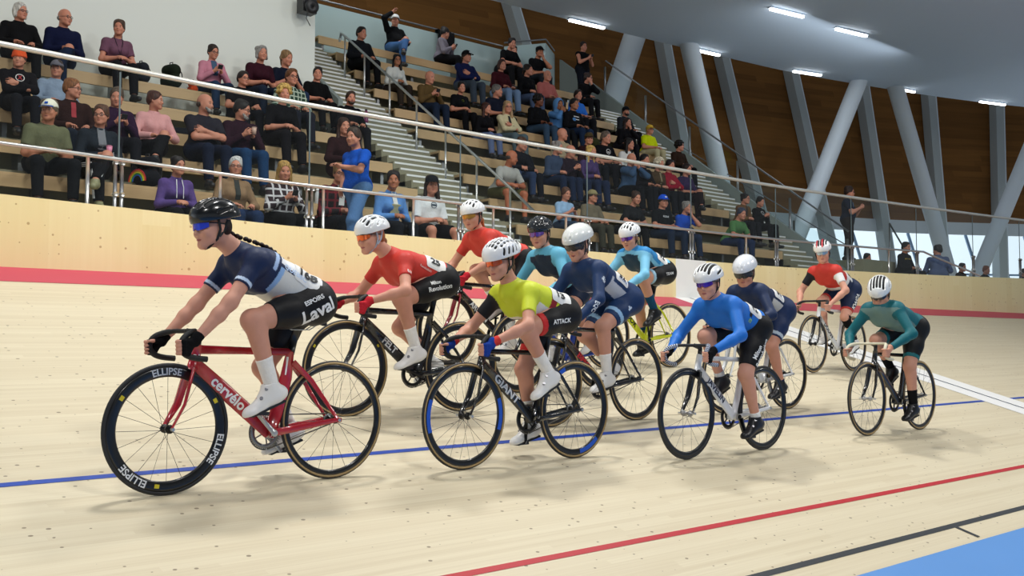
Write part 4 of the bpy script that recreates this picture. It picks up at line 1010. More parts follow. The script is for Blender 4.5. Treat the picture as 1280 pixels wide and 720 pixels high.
    if hm.get('stripe'):
        for b_, cc, w_ in hm['stripe']:
            pts = [Q(x, b_, H_ * 1.0 * math.sqrt(max(.0, 1 - (x / L_) ** 2 - (b_ / W_) ** 2)) + .0005) for x in np.linspace(-.1, L_ * .93 * math.sqrt(max(.05, 1 - (b_ / W_) ** 2)), 12)]
            MB().tube(pts, [(w_, .0025)] * len(pts), 8).build('helmet_stripe', pbr('helmet' + cc, hx(cc), rough=.25, coat=.4), ho, True)
    # straps
    sm = pbr('strap' + hm.get('strap', '#151515'), hx(hm.get('strap', '#151515')), rough=.7); b = MB()
    for sd in (1, -1):
        b.tube([P(.012, sd * .085, .03), P(.004, sd * .080, -.03), P(.022, sd * .068, -.078), P(.055, sd * .03, -.118), P(.062, 0, -.124)], [(.0035, .008)] * 5, 6)
        b.tube([P(-.045, sd * .083, .02), P(-.02, sd * .083, -.035), P(.010, sd * .073, -.066)], [(.003, .007)] * 3, 6)
    b.build('chin_strap', sm, ho, True)
    if st.get('visor'):
        pr = [Ell(P(-.004, 0, .012), V([.122, .096, .10]) * hs, F, .004), Ell(P(-.004, 0, .012), V([.118, .092, .096]) * hs, F, .002, sub=True)]
        arr_obj('visor', *nets(pr, .0042, cuts=[(P(0, 0, .045), F[2]), (P(0, 0, -.040), -F[2]), (P(.035, 0, 0), -F[0])]), pbr('visor_smoke', hx(st['visor']), rough=.12, coat=.8), ho)
    else:
        gcol = st.get('glasses', '#1d2a8a'); n = 14; b = MB(); vv = []; ff = []
        for i in range(n + 1):
            t = (i / n - .5) * 2; a = t * 1.02; rr = .088
            top = .017 - .004 * abs(t) ; bot = -.026 + .014 * abs(t) ** 2 + (.014 * math.exp(-(t / .12) ** 2))
            for z in (top, bot):
                for q in (0, .003): vv.append(P(.015 + (rr + q) * math.cos(a) - .000, (rr + q) * math.sin(a) * .88, z))
        for i in range(n):
            a, c = 4 * i, 4 * i + 4; ff += [(a, c, c + 2, a + 2), (a + 1, a + 3, c + 3, c + 1), (a, a + 1, c + 1, c), (a + 2, c + 2, c + 3, a + 3)]
        ff += [(0, 2, 3, 1), (4 * n, 4 * n + 1, 4 * n + 3, 4 * n + 2)]
        go = mesh_obj('sunglasses', vv, ff, pbr('lens' + gcol, hx(gcol), rough=.12, metal=.55, coat=.6), root)
        fm = pbr('gframe' + st.get('gframe', '#101010'), hx(st.get('gframe', '#101010')), rough=.3)
        b = MB(); b.tube([P(.015 + .0905 * math.cos(t), .0905 * math.sin(t) * .88, .018 - .004 * abs(t)) for t in np.linspace(-1.02, 1.02, 14)], .0035, 6)
        for sd in (1, -1): b.tube([P(.06, sd * .069, .012), P(.02, sd * .082, .006), P(-.03, sd * .084, -.002)], [(.002, .004)] * 3, 6)
        b.build('glasses_frame', fm, go, True)
    eyes_mouth(root, hc, F, hs, hairc, st.get('lips', '#A55A55'), eyes=True)
    # hair
    hr = [Ell(P(-.045, 0, -.01), V([.062, .076, .07]) * hs, F, .02)]
    hcut = [(P(0, 0, .035), F[2]), (P(.0, 0, 0), F[0])]
    ho_ = arr_obj('hair', *nets(hr, .006, cuts=[(P(-.022, 0, 0), F[0])]), cloth(hairc, 'hair'), root)
    hk = st.get('hairkind', 'bun')
    if hk == 'braid':
        pts = spline([P(-.085, 0, -.03), P(-.12, .008, -.06), nb + V((-.09, .03, .065)), nb + V((-.16, .06, .03)), nb + V((-.21, .10, -.03))], 6); b = MB()
        for i, p in enumerate(pts):
            w_ = .019 * (1 - i / len(pts) * .45); b.ball(p + V((0, .006 if i % 2 else -.006, 0)), (w_, w_ * .85, w_ * .8), 10, 7)
        b.build('braid', cloth(hairc, 'hair'), ho_, True)
    elif hk == 'pony':
        arr_obj('ponytail', *nets([Cap(P(-.09, 0, -.02), P(-.135, .01, -.055), .022, .03, .02), Cap(P(-.135, .01, -.055), P(-.16, .02, -.12), .028, .012, .02)], .006), cloth(hairc, 'hair'), ho_)
    else:
        arr_obj('hair_bun', *nets([Ell(P(-.10, 0, -.055), (.035, .034, .033), F, .02), Ell(P(-.085, .02, -.08), .022, None, .02)], .006), cloth(hairc, 'hair'), ho_)
    # number cloth pinned to the lower back (left flank)
    if st.get('number'):
        SJ = bvh(jer); t0 = st.get('npos', .40); nd = nz(dors * .62 + V((0, .78, 0))); o_ = hip + (sh - hip) * t0 + dors * .05 + V((0, .08, 0))
        ux = nz(-up_); uy = nz(np.cross(nd, ux))
        if uy @ dors < 0: uy = -uy
        gv, gf = grid_geo(.16, .13, 12, 10, .02); no = drape('race_number', gv, gf, o_, ux, uy, nd, SJ, pbr('number_cloth', (.82, .82, .80), rough=.8), root, .004)
        tv, tf = text_geo(st['number'], .085, .003); drape('number_digits', tv, tf, o_, ux, uy, nd, SJ, pbr('letter#101418', hx('#101418'), rough=.6), no, .0075)
    SS = {'jersey': bvh(jer), 'shorts': bvh(shorts)}
    thd = nz(kn[1] - H[1])
    for w in st.get('texts', ()):    # text, where, size, colour, position, direction, normal
        kind_, txt, size, colr = w[:4]; o = w[4] if len(w) > 4 else {}
        if kind_ == 'thigh':
            org = H[1] + (kn[1] - H[1]) * o.get('t', .3) + V((0, .09, 0)); ux = -thd; uy = nz(np.cross(V([0, 1., 0]), ux)); org = org + uy * o.get('u', 0)
            if o.get('rot'):
                c_, s_ = math.cos(R(o['rot'])), math.sin(R(o['rot'])); ux, uy = ux * c_ + uy * s_, uy * c_ - ux * s_
            nn = (0, 1, 0); S_ = SS['shorts']
        elif kind_ == 'flank':
            org = hip + (sh - hip) * o.get('t', .6) + V((0, .13, 0)) + dors * o.get('u', .0); ux = -up_; uy = dors; nn = nz(V([0, 1, 0]) + dors * .3); S_ = SS['jersey']
        elif kind_ == 'sleeve':
            ar = nz(el[1] - S[1]); org = S[1] + (el[1] - S[1]) * o.get('t', .5) + V((0, .05, 0)); ux = ar; uy = nz(np.cross(V([0, 1., 0]), ux)); nn = (0, 1, 0); S_ = SS['jersey']
            if o.get('across'): ux, uy = -nz(np.cross(V([0, 1., 0]), ar)), ar
            if o.get('fore'): org = el[1] + (wr[1] - el[1]) * o['fore'] + V((0, .04, 0))
            if o.get('flip'): ux, uy = -ux, -uy
        tv, tf = text_geo(txt, size, o.get('bold', size * .03), o.get('shear', 0)); 
        drape('lettering', tv, tf, org, ux, uy, nn, S_, pbr('letter' + colr, hx(colr), rough=.5), {'thigh': shorts}.get(kind_, jer), .004)
    if st.get('knee_band'):
        kb = kn[1]; arr_obj('knee_brace', *nets([Ell(kb, .062, None, .02, cuts=[(kb + thd * -.03, -thd)]), Cap(kb, kb + (an[1] - kb) * .3, .057, .053, .02)], .007), cloth('#121214'), root)
    tag(root, st['plabel'], 'person', 'riders in the race')
    return root
RIDERS = [
 dict(pos=(2.87, 5.17), rz=180, ang=R(45), res=.0062, frame='#B3182A', aero=1.25, plate='31', crank='#B9BBBD', ring='#8d8f90', word='cervélo', wcol='#F2F2F0', wsize=.080, wpos=.43, wx=1.0, bands=[((-.105, .70), (-.09, .60), '#ECECEA', (.0145, .010))],
   rim='#0E0E0F', rim_depth=.052, tan=0, front=dict(words=[('ELLIPSE', 204, .052, '#E8EAEC'), ('ELLIPSE', -52, .052, '#E8EAEC'), ('ELLIPSE', 88, .05, '#C5CAD2')], patches=[(150, 155, '#D8C520', .3, .7), (32, 37, '#D8C520', .3, .7), (-82, -77, '#D8C520', .3, .7)]), rear=dict(rim_depth=.03, tan=1), spokes=20, bar='#141414', saddle='#141414',
   label='red aero track bicycle with white lettering on the down tube and white rim lettering', 
   plabel='leading rider in black helmet, navy and white jersey and long dark braid',
   head=(.355, 1.405), look=(1, .12, -.14), sh=(.17, 1.222), hip=(-.215, 1.0), jersey='#16264A', sleeve=.60, shorts='#101013', helmet=dict(kind='long', col='#0E1012', pitch=4, size=(.138, .104, .102)), glasses='#2340D8', gframe='#15161a', skin='#DDA791', hair='#2B1B14', hairkind='braid', glove='#0E0E10', number='168', npos=.30,
   paint=[('(arm<0)&(t<.80)&(t>.74)&(d>.0)', '#A9C2E6'), ('(arm<0)&(t<.70)&(d>.065)', '#E9EAEC'), ('(arm<0)&(t<.62)&(d<.045)', '#D9D8D2'), ('(arm<0)&(t>.62)&(t<.69)&(d<.045)&(d>-.1)', '#8FB4E0'), ('(arm>.50)&(arm<.565)', '#C4D6EE'), ('(arm<0)&(t<.30)&(d<=.065)&(d>=.045)', '#16264A')],
   texts=[('flank', 'QUÉBEC', .042, '#BFD3EE', dict(t=.47, u=.055)), ('thigh', 'Laval', .105, '#F0F0EE', dict(t=.08, u=-.03, bold=.003, rot=16)), ('thigh', 'ESPOIRS', .034, '#F0F0EE', dict(t=.12, u=.035, rot=12))]),
 dict(pos=(4.58, 6.11), rz=177, ang=R(18), frame='#141516', aero=1.2, word='FELT', wcol='#D8DADB', wsize=.068, rim='#101011', rim_depth=.045, tan=1, front=dict(patches=[(146, 150, '#D8C520', .35, .7), (30, 34, '#D8C520', .35, .7)]), spokes=18,
   label='matte black aero track bicycle under the first rider in plain red jersey', plabel='rider in plain red jersey, white helmet and orange lenses, right behind the leader',
   head=(.395, 1.275), look=(1, .15, -.22), sh=(.205, 1.10), hip=(-.165, .965), jersey='#CC3A30', sleeve=.55, shorts='#111114', helmet=dict(kind='slots', col='#F1F3F4', strap='#A9B4C4', pitch=5), glasses='#E8651A', gframe='#26282c', hair='#9B5A30', hairkind='bun', skin='#E0A891', glove='#C42A36', number='25', npos=.34,
   paint=[('(arm>.50)', '#C9342C')], texts=[('thigh', 'Revolution', .047, '#E9EBEA', dict(t=.25, u=-.012, rot=-8)), ('thigh', 'Milton', .034, '#E9EBEA', dict(t=.30, u=.035, rot=-8)), ('sleeve', 'm', .05, '#E6CFCB', dict(t=.36, across=1)), ('flank', 'Revolution', .026, '#E3B6B0', dict(t=.55, u=0))]),
 dict(pos=(6.31, 7.17), rz=178, ang=R(-80), frame='#15161a', fork='#7E1520', word='ARGON', wcol='#E6E8E8', wsize=.068, rim='#101011', rim_depth=.045, tan=1, tancol='#8b8b85', spokes=18,
   label='black track bicycle with dark red fork under the second rider in red', plabel='rider in red jersey and white helmet higher up the banking, amber lenses',
   head=(.31, 1.365), look=(1, .45, -.20), sh=(.215, 1.175), hip=(-.22, .985), jersey='#D04034', sleeve=.55, shorts='#111114', helmet=dict(kind='slots', col='#F1F3F4', strap='#2a2a2e', pitch=5), glasses='#C08A30', gframe='#26282c', hair='#B0703F', hairkind='pony', skin='#DBA58D', glove='#C42A36', number='26', paint=[], texts=[]),
 dict(pos=(4.79, 5.10), rz=180, ang=R(88), res=.0078, frame='#131415', word='GIANT', wcol='#D4D8DC', wsize=.07, wx=1.25, rim='#0F0F10', rim_depth=.042, tan=1, tancol='#CFC39C', spokes=22,
   front=dict(patches=[(-18, 22, '#1F56C8', .1, .8), (160, 200, '#1F56C8', .1, .8)]), rear=dict(patches=[(30, 70, '#1F56C8', .1, .8), (225, 262, '#1F56C8', .1, .8)]), 
   label='black track bicycle with pale tyre walls and blue rim flashes', plabel='rider in yellow-green jersey with one black sleeve, white helmet and orange lenses',
   head=(.29, 1.335), look=(1, .18, -.22), sh=(.165, 1.13), hip=(-.205, .985), jersey='#CCD832', sleeve=.62, shorts='#121214', helmet=dict(kind='mesh', col='#F0F1F2', pitch=6, size=(.146, .108, .104)), glasses='#E05A1C', gframe='#1b1b1e', hair='#6B4526', hairkind='bun', skin='#DBA58E', glove='#1E3F96', glove_cuff='#D0403A', number='13', npos=.30,
   paint=[('(arm>0)&(s<0)', '#15151A'), ('(arm<0)&(t<.50)&(t>.36)&(d<.07)', '#8E1F26'), ('(arm<0)&(t<.80)&(t>.50)&(d<-.035)', '#E8E6DC'), ('(arm<0)&(t<.50)&(d<-.02)', '#B6242C'), ('(arm<0)&(t<.30)&(d<.03)', '#15151A')],
   paint_shorts=[('t>.62', '#C92A2A')], texts=[('thigh', 'ATTACK', .042, '#F0F0EE', dict(t=.30, u=-.01, rot=-6))]),
 dict(pos=(6.50, 6.46), rz=180, ang=R(160), frame='#1B3FA8', fork='#15161a', rim='#101011', rim_depth=.045, tan=1, tancol='#9c9a90', spokes=18,
   label='blue track bicycle mostly hidden behind the navy suited rider', plabel='rider in light teal jersey and black vented helmet, half hidden in the pack',
   head=(.345, 1.36), look=(1, .42, -.20), sh=(.26, 1.17), hip=(-.18, .985), jersey='#62B2D0', sleeve=1.6, shorts='#16253F', helmet=dict(kind='slots', col='#1E2226', pitch=5), glasses='#6A4AA0', gframe='#15161a', hair='#6B4A2A', hairkind='bun', skin='#DBA58E', number='21',
   paint=[('(arm<0)&(d<-.035)&(side<.13)', '#17283F'), ('(arm>1)', '#6CBBD8')], texts=[]),
 dict(pos=(6.11, 5.68), rz=181, ang=R(-10), res=.0085, frame='#17181b', word='BMC', wcol='#C8262E', wsize=.07, wx=1.2, rim='#101012', rim_depth=.038, tan=1, tancol='#A3987A', spokes=24, saddle='#8E1A22',
   label='black track bicycle with red lettering under the navy suited rider', plabel='rider in navy long-sleeved skinsuit, smooth white aero helmet and dark visor',
   head=(.30, 1.405), look=(1, .25, -.30), sh=(.215, 1.215), hip=(-.215, .975), jersey='#183560', sleeve=1.6, shorts='#183560', short=.74, suit=1, helmet=dict(kind='aero', col='#E9ECE9', strap='#2a2a2e', pitch=8, size=(.15, .108, .108), brim=.03), visor='#1a1413', hair='#5b3a22', hairkind='bun', skin='#DCA790', number='32', npos=.42,
   paint=[('(arm<0)&(t<.62)&(t>.10)&(d<.0)&(d>-.085)', '#C6CAD2'), ('(arm<0)&(t>.62)&(t<.68)&(d<.03)', '#C6CAD2')], paint_shorts=[('(t>.56)&(t<.64)', '#9CC6EA')],
   texts=[('sleeve', 'EQC', .05, '#DCE6F2', dict(fore=.35)), ('flank', 'ONLINE', .03, '#3D74C0', dict(t=.40, u=.06)), ('thigh', '✤', .06, '#C8D8EC', dict(t=.3)), ('sleeve', '⚜', .06, '#DCE6F2', dict(t=.35))]),
 dict(pos=(8.20, 7.03), rz=180, ang=R(75), frame='#D8E020', fork='#16171a', word='LOOK', wcol='#101214', wsize=.07, wx=1.1, rim='#16171A', rim_depth=.03, tan=1, tancol='#B5AC92', spokes=24,
   label='yellow track bicycle at the back of the pack', plabel='rider in sky blue jersey, black shorts and dark blue socks, white vented helmet, purple lenses',
   head=(.24, 1.335), look=(1, .28, -.30), sh=(.165, 1.165), hip=(-.21, .985), jersey='#7CC3E4', sleeve=1.6, shorts='#121317', helmet=dict(kind='slots', col='#F0F2F3', pitch=7), glasses='#7A4AA8', gframe='#e6e6e6', hair='#C9A468', hairkind='pony', skin='#DFAB92', shoe='#121214', sock='#1D4A6A', sockh=.45, number='92', npos=.38,
   paint=[('(arm<0)&(t>.42)&(d>-.01)', '#2B86C4'), ('(arm<0)&(d<-.05)', '#173A52')], paint_shorts=[('(t>.64)', '#A9D2EA')], texts=[('thigh', 'TEAM', .04, '#E8EAEC', dict(t=.12, u=.0))]),
 dict(pos=(6.73, 4.88), rz=181, ang=R(-112), res=.008, frame='#E6E8EA', fork='#17181B', aero=1.1, word='JAVELIN', wcol='#1B2440', wsize=.062, wx=1.2, rim='#0F1012', rim_depth=.036, tan=0, spokes=18, hub='#9b9b9b', bar='#20242c', bar2='#C9D2E6', post='#D8DADC', saddle='#131316', front=dict(), 
   label='white track bicycle with dark lettering and blue flecked bar tape', plabel='rider in royal blue long-sleeved jersey, white and black helmet, purple lenses',
   head=(.315, 1.32), look=(1, .22, -.20), sh=(.195, 1.15), hip=(-.205, .975), jersey='#2374D0', sleeve=1.6, shorts='#101013', short=.84, helmet=dict(kind='long', col='#F0F1F1', strap='#141417', pitch=5, size=(.146, .104, .10)), glasses='#5A2AA8', gframe='#14141a', hair='#7A4E2A', hairkind='bun', skin='#E2AC95', glove='#131316', shoe='#15161A', sock='#F0F0EE', sockh=.16, number='12', npos=.36,
   paint=[('(arm<0)&(t<.52)&(t>.44)&(d>.0)&(d<.07)', '#111216')], texts=[('thigh', 'Revolution', .056, '#F0F0EE', dict(t=.50, u=-.02)), ('thigh', 'Milton', .046, '#F0F0EE', dict(t=.56, u=.03)), ('flank', 'm', .05, '#9BD08A', dict(t=.45, u=-.03))]),
 dict(pos=(8.30, 5.68), rz=180, ang=R(-105), frame='#DDE0E2', fork='#DDE0E2', rim='#101012', rim_depth=.034, tan=1, tancol='#A08C58', spokes=20, crank='#A8AAAC',
   label='white track bicycle behind the rider in royal blue', plabel='rider in dark navy suit and white aero helmet behind the royal blue rider',
   head=(.27, 1.285), look=(1, .35, -.32), sh=(.225, 1.115), hip=(-.22, .935), jersey='#1A2C50', sleeve=1.6, shorts='#1B2E55', short=.80, suit=1, helmet=dict(kind='aero', col='#E6E9EE', pitch=8, size=(.15, .106, .106), brim=.03), visor='#1c1414', hair='#8A5A35', hairkind='bun', skin='#D9A088', shoe='#17181d', sock='#26304a', sockh=.1, number='31', glove='#121214',
   paint=[('(arm<0)&(t<.60)&(t>.12)&(d<.01)&(d>-.09)', '#C9C8C4')], paint_shorts=[('(t>.68)&(t<.76)', '#B9C6D2')], texts=[]),
 dict(pos=(11.35, 6.70), rz=183, ang=R(-160), frame='#E8EAEA', fork='#17181B', word='DOLAN', wcol='#14161A', wsize=.066, wx=1.1, rim='#141416', rim_depth=.03, tan=1, tancol='#7a6f58', spokes=22,
   label='white track bicycle with black lettering highest up the banking', plabel='rider in red, white and navy jersey with navy shorts, striped white helmet and pale lenses',
   head=(.33, 1.43), look=(1, .42, -.25), sh=(.28, 1.21), hip=(-.215, .99), jersey='#C8392F', sleeve=.62, shorts='#182748', short=.80, helmet=dict(kind='long', col='#F0F1F1', pitch=6, stripe=[(.016, '#B8262E', .010), (-.046, '#B8262E', .008)]), glasses='#A9BCC8', gframe='#e8e8e8', hair='#6B4A2A', hairkind='bun', skin='#DDA993', shoe='#E6E6E4', sock='#15161c', sockh=.2, knee_band=1, number='88',
   paint=[('(arm>0)&(s<0)', '#16181F'), ('(arm>0)&(s>0)&(arm>.22)', '#E4E4E2'), ('(arm<0)&(t<.40)', '#182748'), ('(arm<0)&(t<.52)&(t>.40)&(d<.05)', '#E4E4E2')], paint_shorts=[('t>.74', '#C23A34')], texts=[('thigh', 'KWCA', .075, '#F0F0EE', dict(t=.42))]),
 dict(pos=(9.42, 4.92), rz=180, ang=R(-82), res=.0085, frame='#131416', rim='#111113', rim_depth=.03, tan=1, tancol='#A39766', spokes=22, bar='#D8D2B8', hub='#b0b0b0',
   label='black track bicycle with cream bar tape at the tail of the bunch', plabel='rider in dark teal long-sleeved jersey, black socks and black-striped white helmet',
   head=(.325, 1.315), look=(1, .38, -.62), sh=(.275, 1.17), hip=(-.205, .985), jersey='#12656E', sleeve=1.6, shorts='#141517', short=.80, helmet=dict(kind='long', col='#F0F1EE', pitch=4, size=(.15, .106, .104)), glasses='#3a3430', gframe='#14141a', hair='#4A3320', hairkind='bun', skin='#DCA68E', shoe='#111214', sock='#111214', sockh=.40,
   paint=[('(arm<0)&(d<-.02)', '#6E8C86')], paint_shorts=[('t>.72', '#1F6E74')], texts=[]),
]
import os
_only = None
for i, st in enumerate(RIDERS):
    if _only is not None and i not in _only: continue
    x, y = st['pos']; z = trk(y)
    if abs(math.sin(R(st['rz']))) < .2: pass
    loc = (x, y, z)
    make_bike(st, loc, R(st['rz'])); make_rider(st, loc, R(st['rz']))
# ------------------------------------------------------------------ spectators: local frame x forward (towards the track), y left, z up, origin on the floor below the hips
POSE = {}
def pose_geo(pose, turn, legs, male, seated=True):
    key = (pose, turn, legs, male)
    if key in POSE: return POSE[key]
    SH = .47 if seated else 0
    lean = {'lean': .22, 'clasp': .10, 'chin': .16, 'photo': -.02, 'stand': 0.0, 'standphone': .0}.get(pose, .04)
    w = 1.12 if male else 1.0
    if seated: hip = V([0, 0, SH + .085]); sh = hip + V([lean, 0, .43 * math.sqrt(1 - lean * lean)]); 
    else: hip = V([0, 0, .90]); sh = hip + V([.01, 0, .45])
    S = {s: sh + V([0, s * .162 * w, -.05]) for s in (1, -1)}; H = {s: hip + V([0, s * .09, 0]) for s in (1, -1)}
    neck = sh + V([.015 + lean * .12, 0, .07]); hc = sh + V([.04 + lean * .3, 0, .185])
    a = R(turn); F = frame((math.cos(a), math.sin(a), -.22 if pose in ('phone', 'lean') else -.06), (0, 0, 1))
    tors = [Cap(H[1] + V([-.01, 0, .02]), H[-1] + V([-.01, 0, .02]), .115 * w, None, .05)]
    for s in (1, -1):
        tors += [Cap(hip + V([0, s * .05, .05]), hip + (sh - hip) * .5 + V([0.01, s * .055, 0]), .10 * w, .092 * w, .05), Cap(hip + (sh - hip) * .5 + V([0.01, s * .055, 0]), sh + V([-.01, s * .065, -.12]), .092 * w, .095 * w, .05), Cap(sh + V([-.01, s * .04, -.06]), S[s] + V([0, -s * .035, .0]), .075 * w, .052, .06)]
    if not male: tors += [Ell(sh + V([.07, s * .07, -.17]), .06, None, .04) for s in (1, -1)]
    else: tors += [Ell(hip + V([.06, 0, .14]), .11, None, .06)]
    body = tors + [Cap(sh + V([0, 0, .02]), hc - F[2] * .05 - F[0] * .02, .058 * w, .052 * w, .04)] + head_prims(hc, F, 1.03 if male else .98, male)
    A = {}; Lg = {}
    for s in (1, -1):
        nrm_, sd, curl, d = (0, 0, -1), (0, -s, 0), .5, (1, -s * .4, -.1)
        pole = (-.5, s * .8, -.6)
        if pose == 'lap': w_ = (.30, s * .11, SH + .19)
        elif pose == 'lean': w_ = (.40, s * .05, SH + .20); d = (.5, -s * .8, -.2); nrm_ = (-.3, -s * .3, -.8); curl = .7; pole = (0, s, -.8)
        elif pose == 'clasp': w_ = (.30, s * .045, SH + .21); d = (.6, -s * .7, 0); nrm_ = (-.5, -s * .3, -.6); curl = .8
        elif pose == 'phone': w_ = (.26, s * .06, SH + .33); d = (.8, -s * .35, .35); nrm_ = (-.2, -s * .8, .3); sd = (0, 0, 1); curl = .8
        elif pose == 'cross': w_ = (.24, -s * .07, SH + .28 + .035 * s); d = (.15, -s, .05); nrm_ = (-1, 0, 0); sd = (0, 0, 1); curl = .4; pole = (.3, s, -.7)
        elif pose == 'chin' and s == 1: w_ = tuple(hc + V([.07, .045, -.17])); d = (0, -.2, 1); nrm_ = (-1, 0, .1); sd = (0, -1, 0); curl = .9; pole = (.8, .3, -.8)
        elif pose == 'chin': w_ = (.27, .06, SH + .22); d = (.2, 1, 0); nrm_ = (0, 0, -1); curl = .5
        elif pose == 'photo' and s == -1: w_ = tuple(sh + V([.17, -.16, .30])); d = (.25, .5, .8); nrm_ = (.5, .6, 0); sd = (0, .3, -1); curl = .7; pole = (.1, -1, -.2)
        elif pose == 'photo': w_ = (.32, .13, SH + .17)
        elif pose == 'hands': w_ = tuple(hc + V([.13, s * .05, -.17])); d = (.1, -s * .2, 1); nrm_ = (-1, -s * .3, 0); sd = (0, -s, 0); curl = .8; pole = (.5, s, -1)
        elif pose == 'stand': w_ = (.22, s * .25, 1.02); d = (1, 0, -.5); nrm_ = (0, -s, -.3); sd = (0, 0, 1)
        elif pose == 'walk': w_ = ((.38, .10, 1.12) if s == 1 else (.02, -.27, .92)); d = ((.8, .1, .2) if s == 1 else (.1, 0, -1)); nrm_ = (0, 0, -1) if s == 1 else (0, 1, 0); sd = (0, -s, 0) if s == 1 else (1, 0, 0)
        elif pose == 'standphone': w_ = (.27, s * .05, 1.16); d = (.8, -s * .35, .4); nrm_ = (-.2, -s * .8, .3); sd = (0, 0, 1); curl = .8
        else: w_ = (.30, s * .11, SH + .19)
        e, wv = ik(S[s], w_, .285, .255, pole); A[s] = (e, wv)
        body += [Ell(S[s], .050, None, .04), Cap(S[s], e, .048 * w, .038 * w, .03), Cap(e, e + (wv - e) * .3, .04 * w, .039 * w, .03), Cap(e + (wv - e) * .3, wv, .039 * w, .026, .02)]
        body += hand(wv, d, nrm_, sd, curl, 1.0 if male else .93)
        if seated:
            kf = .43
            if legs == 'cross' and s == 1: kn = hip + V([.43, -.02, .10]); an = kn + V([.20, -.20, -.34]); fd = nz((.9, -.5, -.15))
            elif legs == 'wide': kn = V([kf, s * .20, SH + .05]); an = V([kf + .02, s * .19, .09]); fd = nz((1, s * .25, 0))
            elif legs == 'back': kn = V([kf, s * .11, SH + .05]); an = V([kf - .12, s * .11, .10]); fd = nz((1, s * .1, -.2))
            else: kn = V([kf, s * .12, SH + .05]); an = V([kf + .05, s * .12, .09]); fd = nz((1, s * .15, 0))
        else:
            off = (.10 * s if pose == 'walk' else .0); kn = V([.03 + off * 1.3, s * .10, .48]); an = V([off * 1.8 - (.03), s * .10, .09]); fd = nz((1, s * .15, 0))
        Lg[s] = (kn, an, fd)
        body += [Cap(H[s], kn, .088 * w, .06, .05), Cap(kn, an, .055, .04, .03)]
    h = .0125
    bv = nets(body, h)
    # clothes
    g = .012
    def top(sleeve, hood=False):
        k2 = ('top', key, sleeve)
        if k2 in POSE: return POSE[k2]
        tp = [p.grow(g) for p in tors]
        tp.append(Cap(sh + V([0, 0, -.03]), sh + (hc - sh) * .40, .072 * w, .064 * w, .03, cuts=[(sh + (hc - sh) * (.27 if sleeve > 1 else .18), nz(hc - sh + V([.02, 0, 0])))]))
        for s in (1, -1):
            e, wv = A[s]; ar = e - S[s]; fo = wv - e
            tp.append(Ell(S[s], .060, None, .04)); t = min(1, sleeve)
            if sleeve <= 1: tp.append(Cap(S[s], S[s] + ar, .062 * w, .058 * w, .03, cuts=[(S[s] + ar * sleeve, nz(ar))]))
            else: tp += [Cap(S[s], e, .060 * w, .052 * w, .03), Cap(e, wv, .052 * w, .038, .03, cuts=[(e + fo * .93, nz(fo))])]
        low = hip + V([0, 0, -.02 if seated else -.06])
        POSE[k2] = nets(tp, h, cuts=[(low, (0, 0, -1))]); return POSE[k2]
    def bottom(short):
        k2 = ('bot', key, short)
        if k2 in POSE: return POSE[k2]
        bp = [tors[0].grow(.010)]
        for s in (1, -1):
            kn, an, fd = Lg[s]; th = kn - H[s]
            if short: bp.append(Cap(H[s], kn, .108 * w, .085, .05, cuts=[(H[s] + th * .88, nz(th))]))
            else: bp += [Cap(H[s], kn, .102 * w, .075, .05), Cap(kn, an + (kn - an) * .10, .073, .060, .03, cuts=[(an + (kn - an) * .08, nz(an - kn))])]
        POSE[k2] = nets(bp, h, cuts=[(hip + V([0, 0, .09]), (0, 0, 1))]); return POSE[k2]
    def shoes():
        k2 = ('shoe', key)
        if k2 in POSE: return POSE[k2]
        o = []
        for s in (1, -1):
            kn, an, fd = Lg[s]; up = nz(V([0, 0, 1.]) - fd * fd[2]); c = an - up * .035
            o.append(nets([Cap(c - fd * .045, c + fd * .02 , .047, .045, .03), Cap(c, c + fd * .14 - up * .012, .045, .038, .03), Cap(an + up * .02, an, .046, .048, .02)], h, cuts=[(an - up * .085, -up), (an + up * .035, up)]))
        POSE[k2] = o; return o
    POSE[key] = dict(body=bv, top=top, bottom=bottom, shoes=shoes, hc=hc, F=F, male=male, hip=hip, sh=sh, A=A, Lg=Lg, SH=SH); return POSE[key]
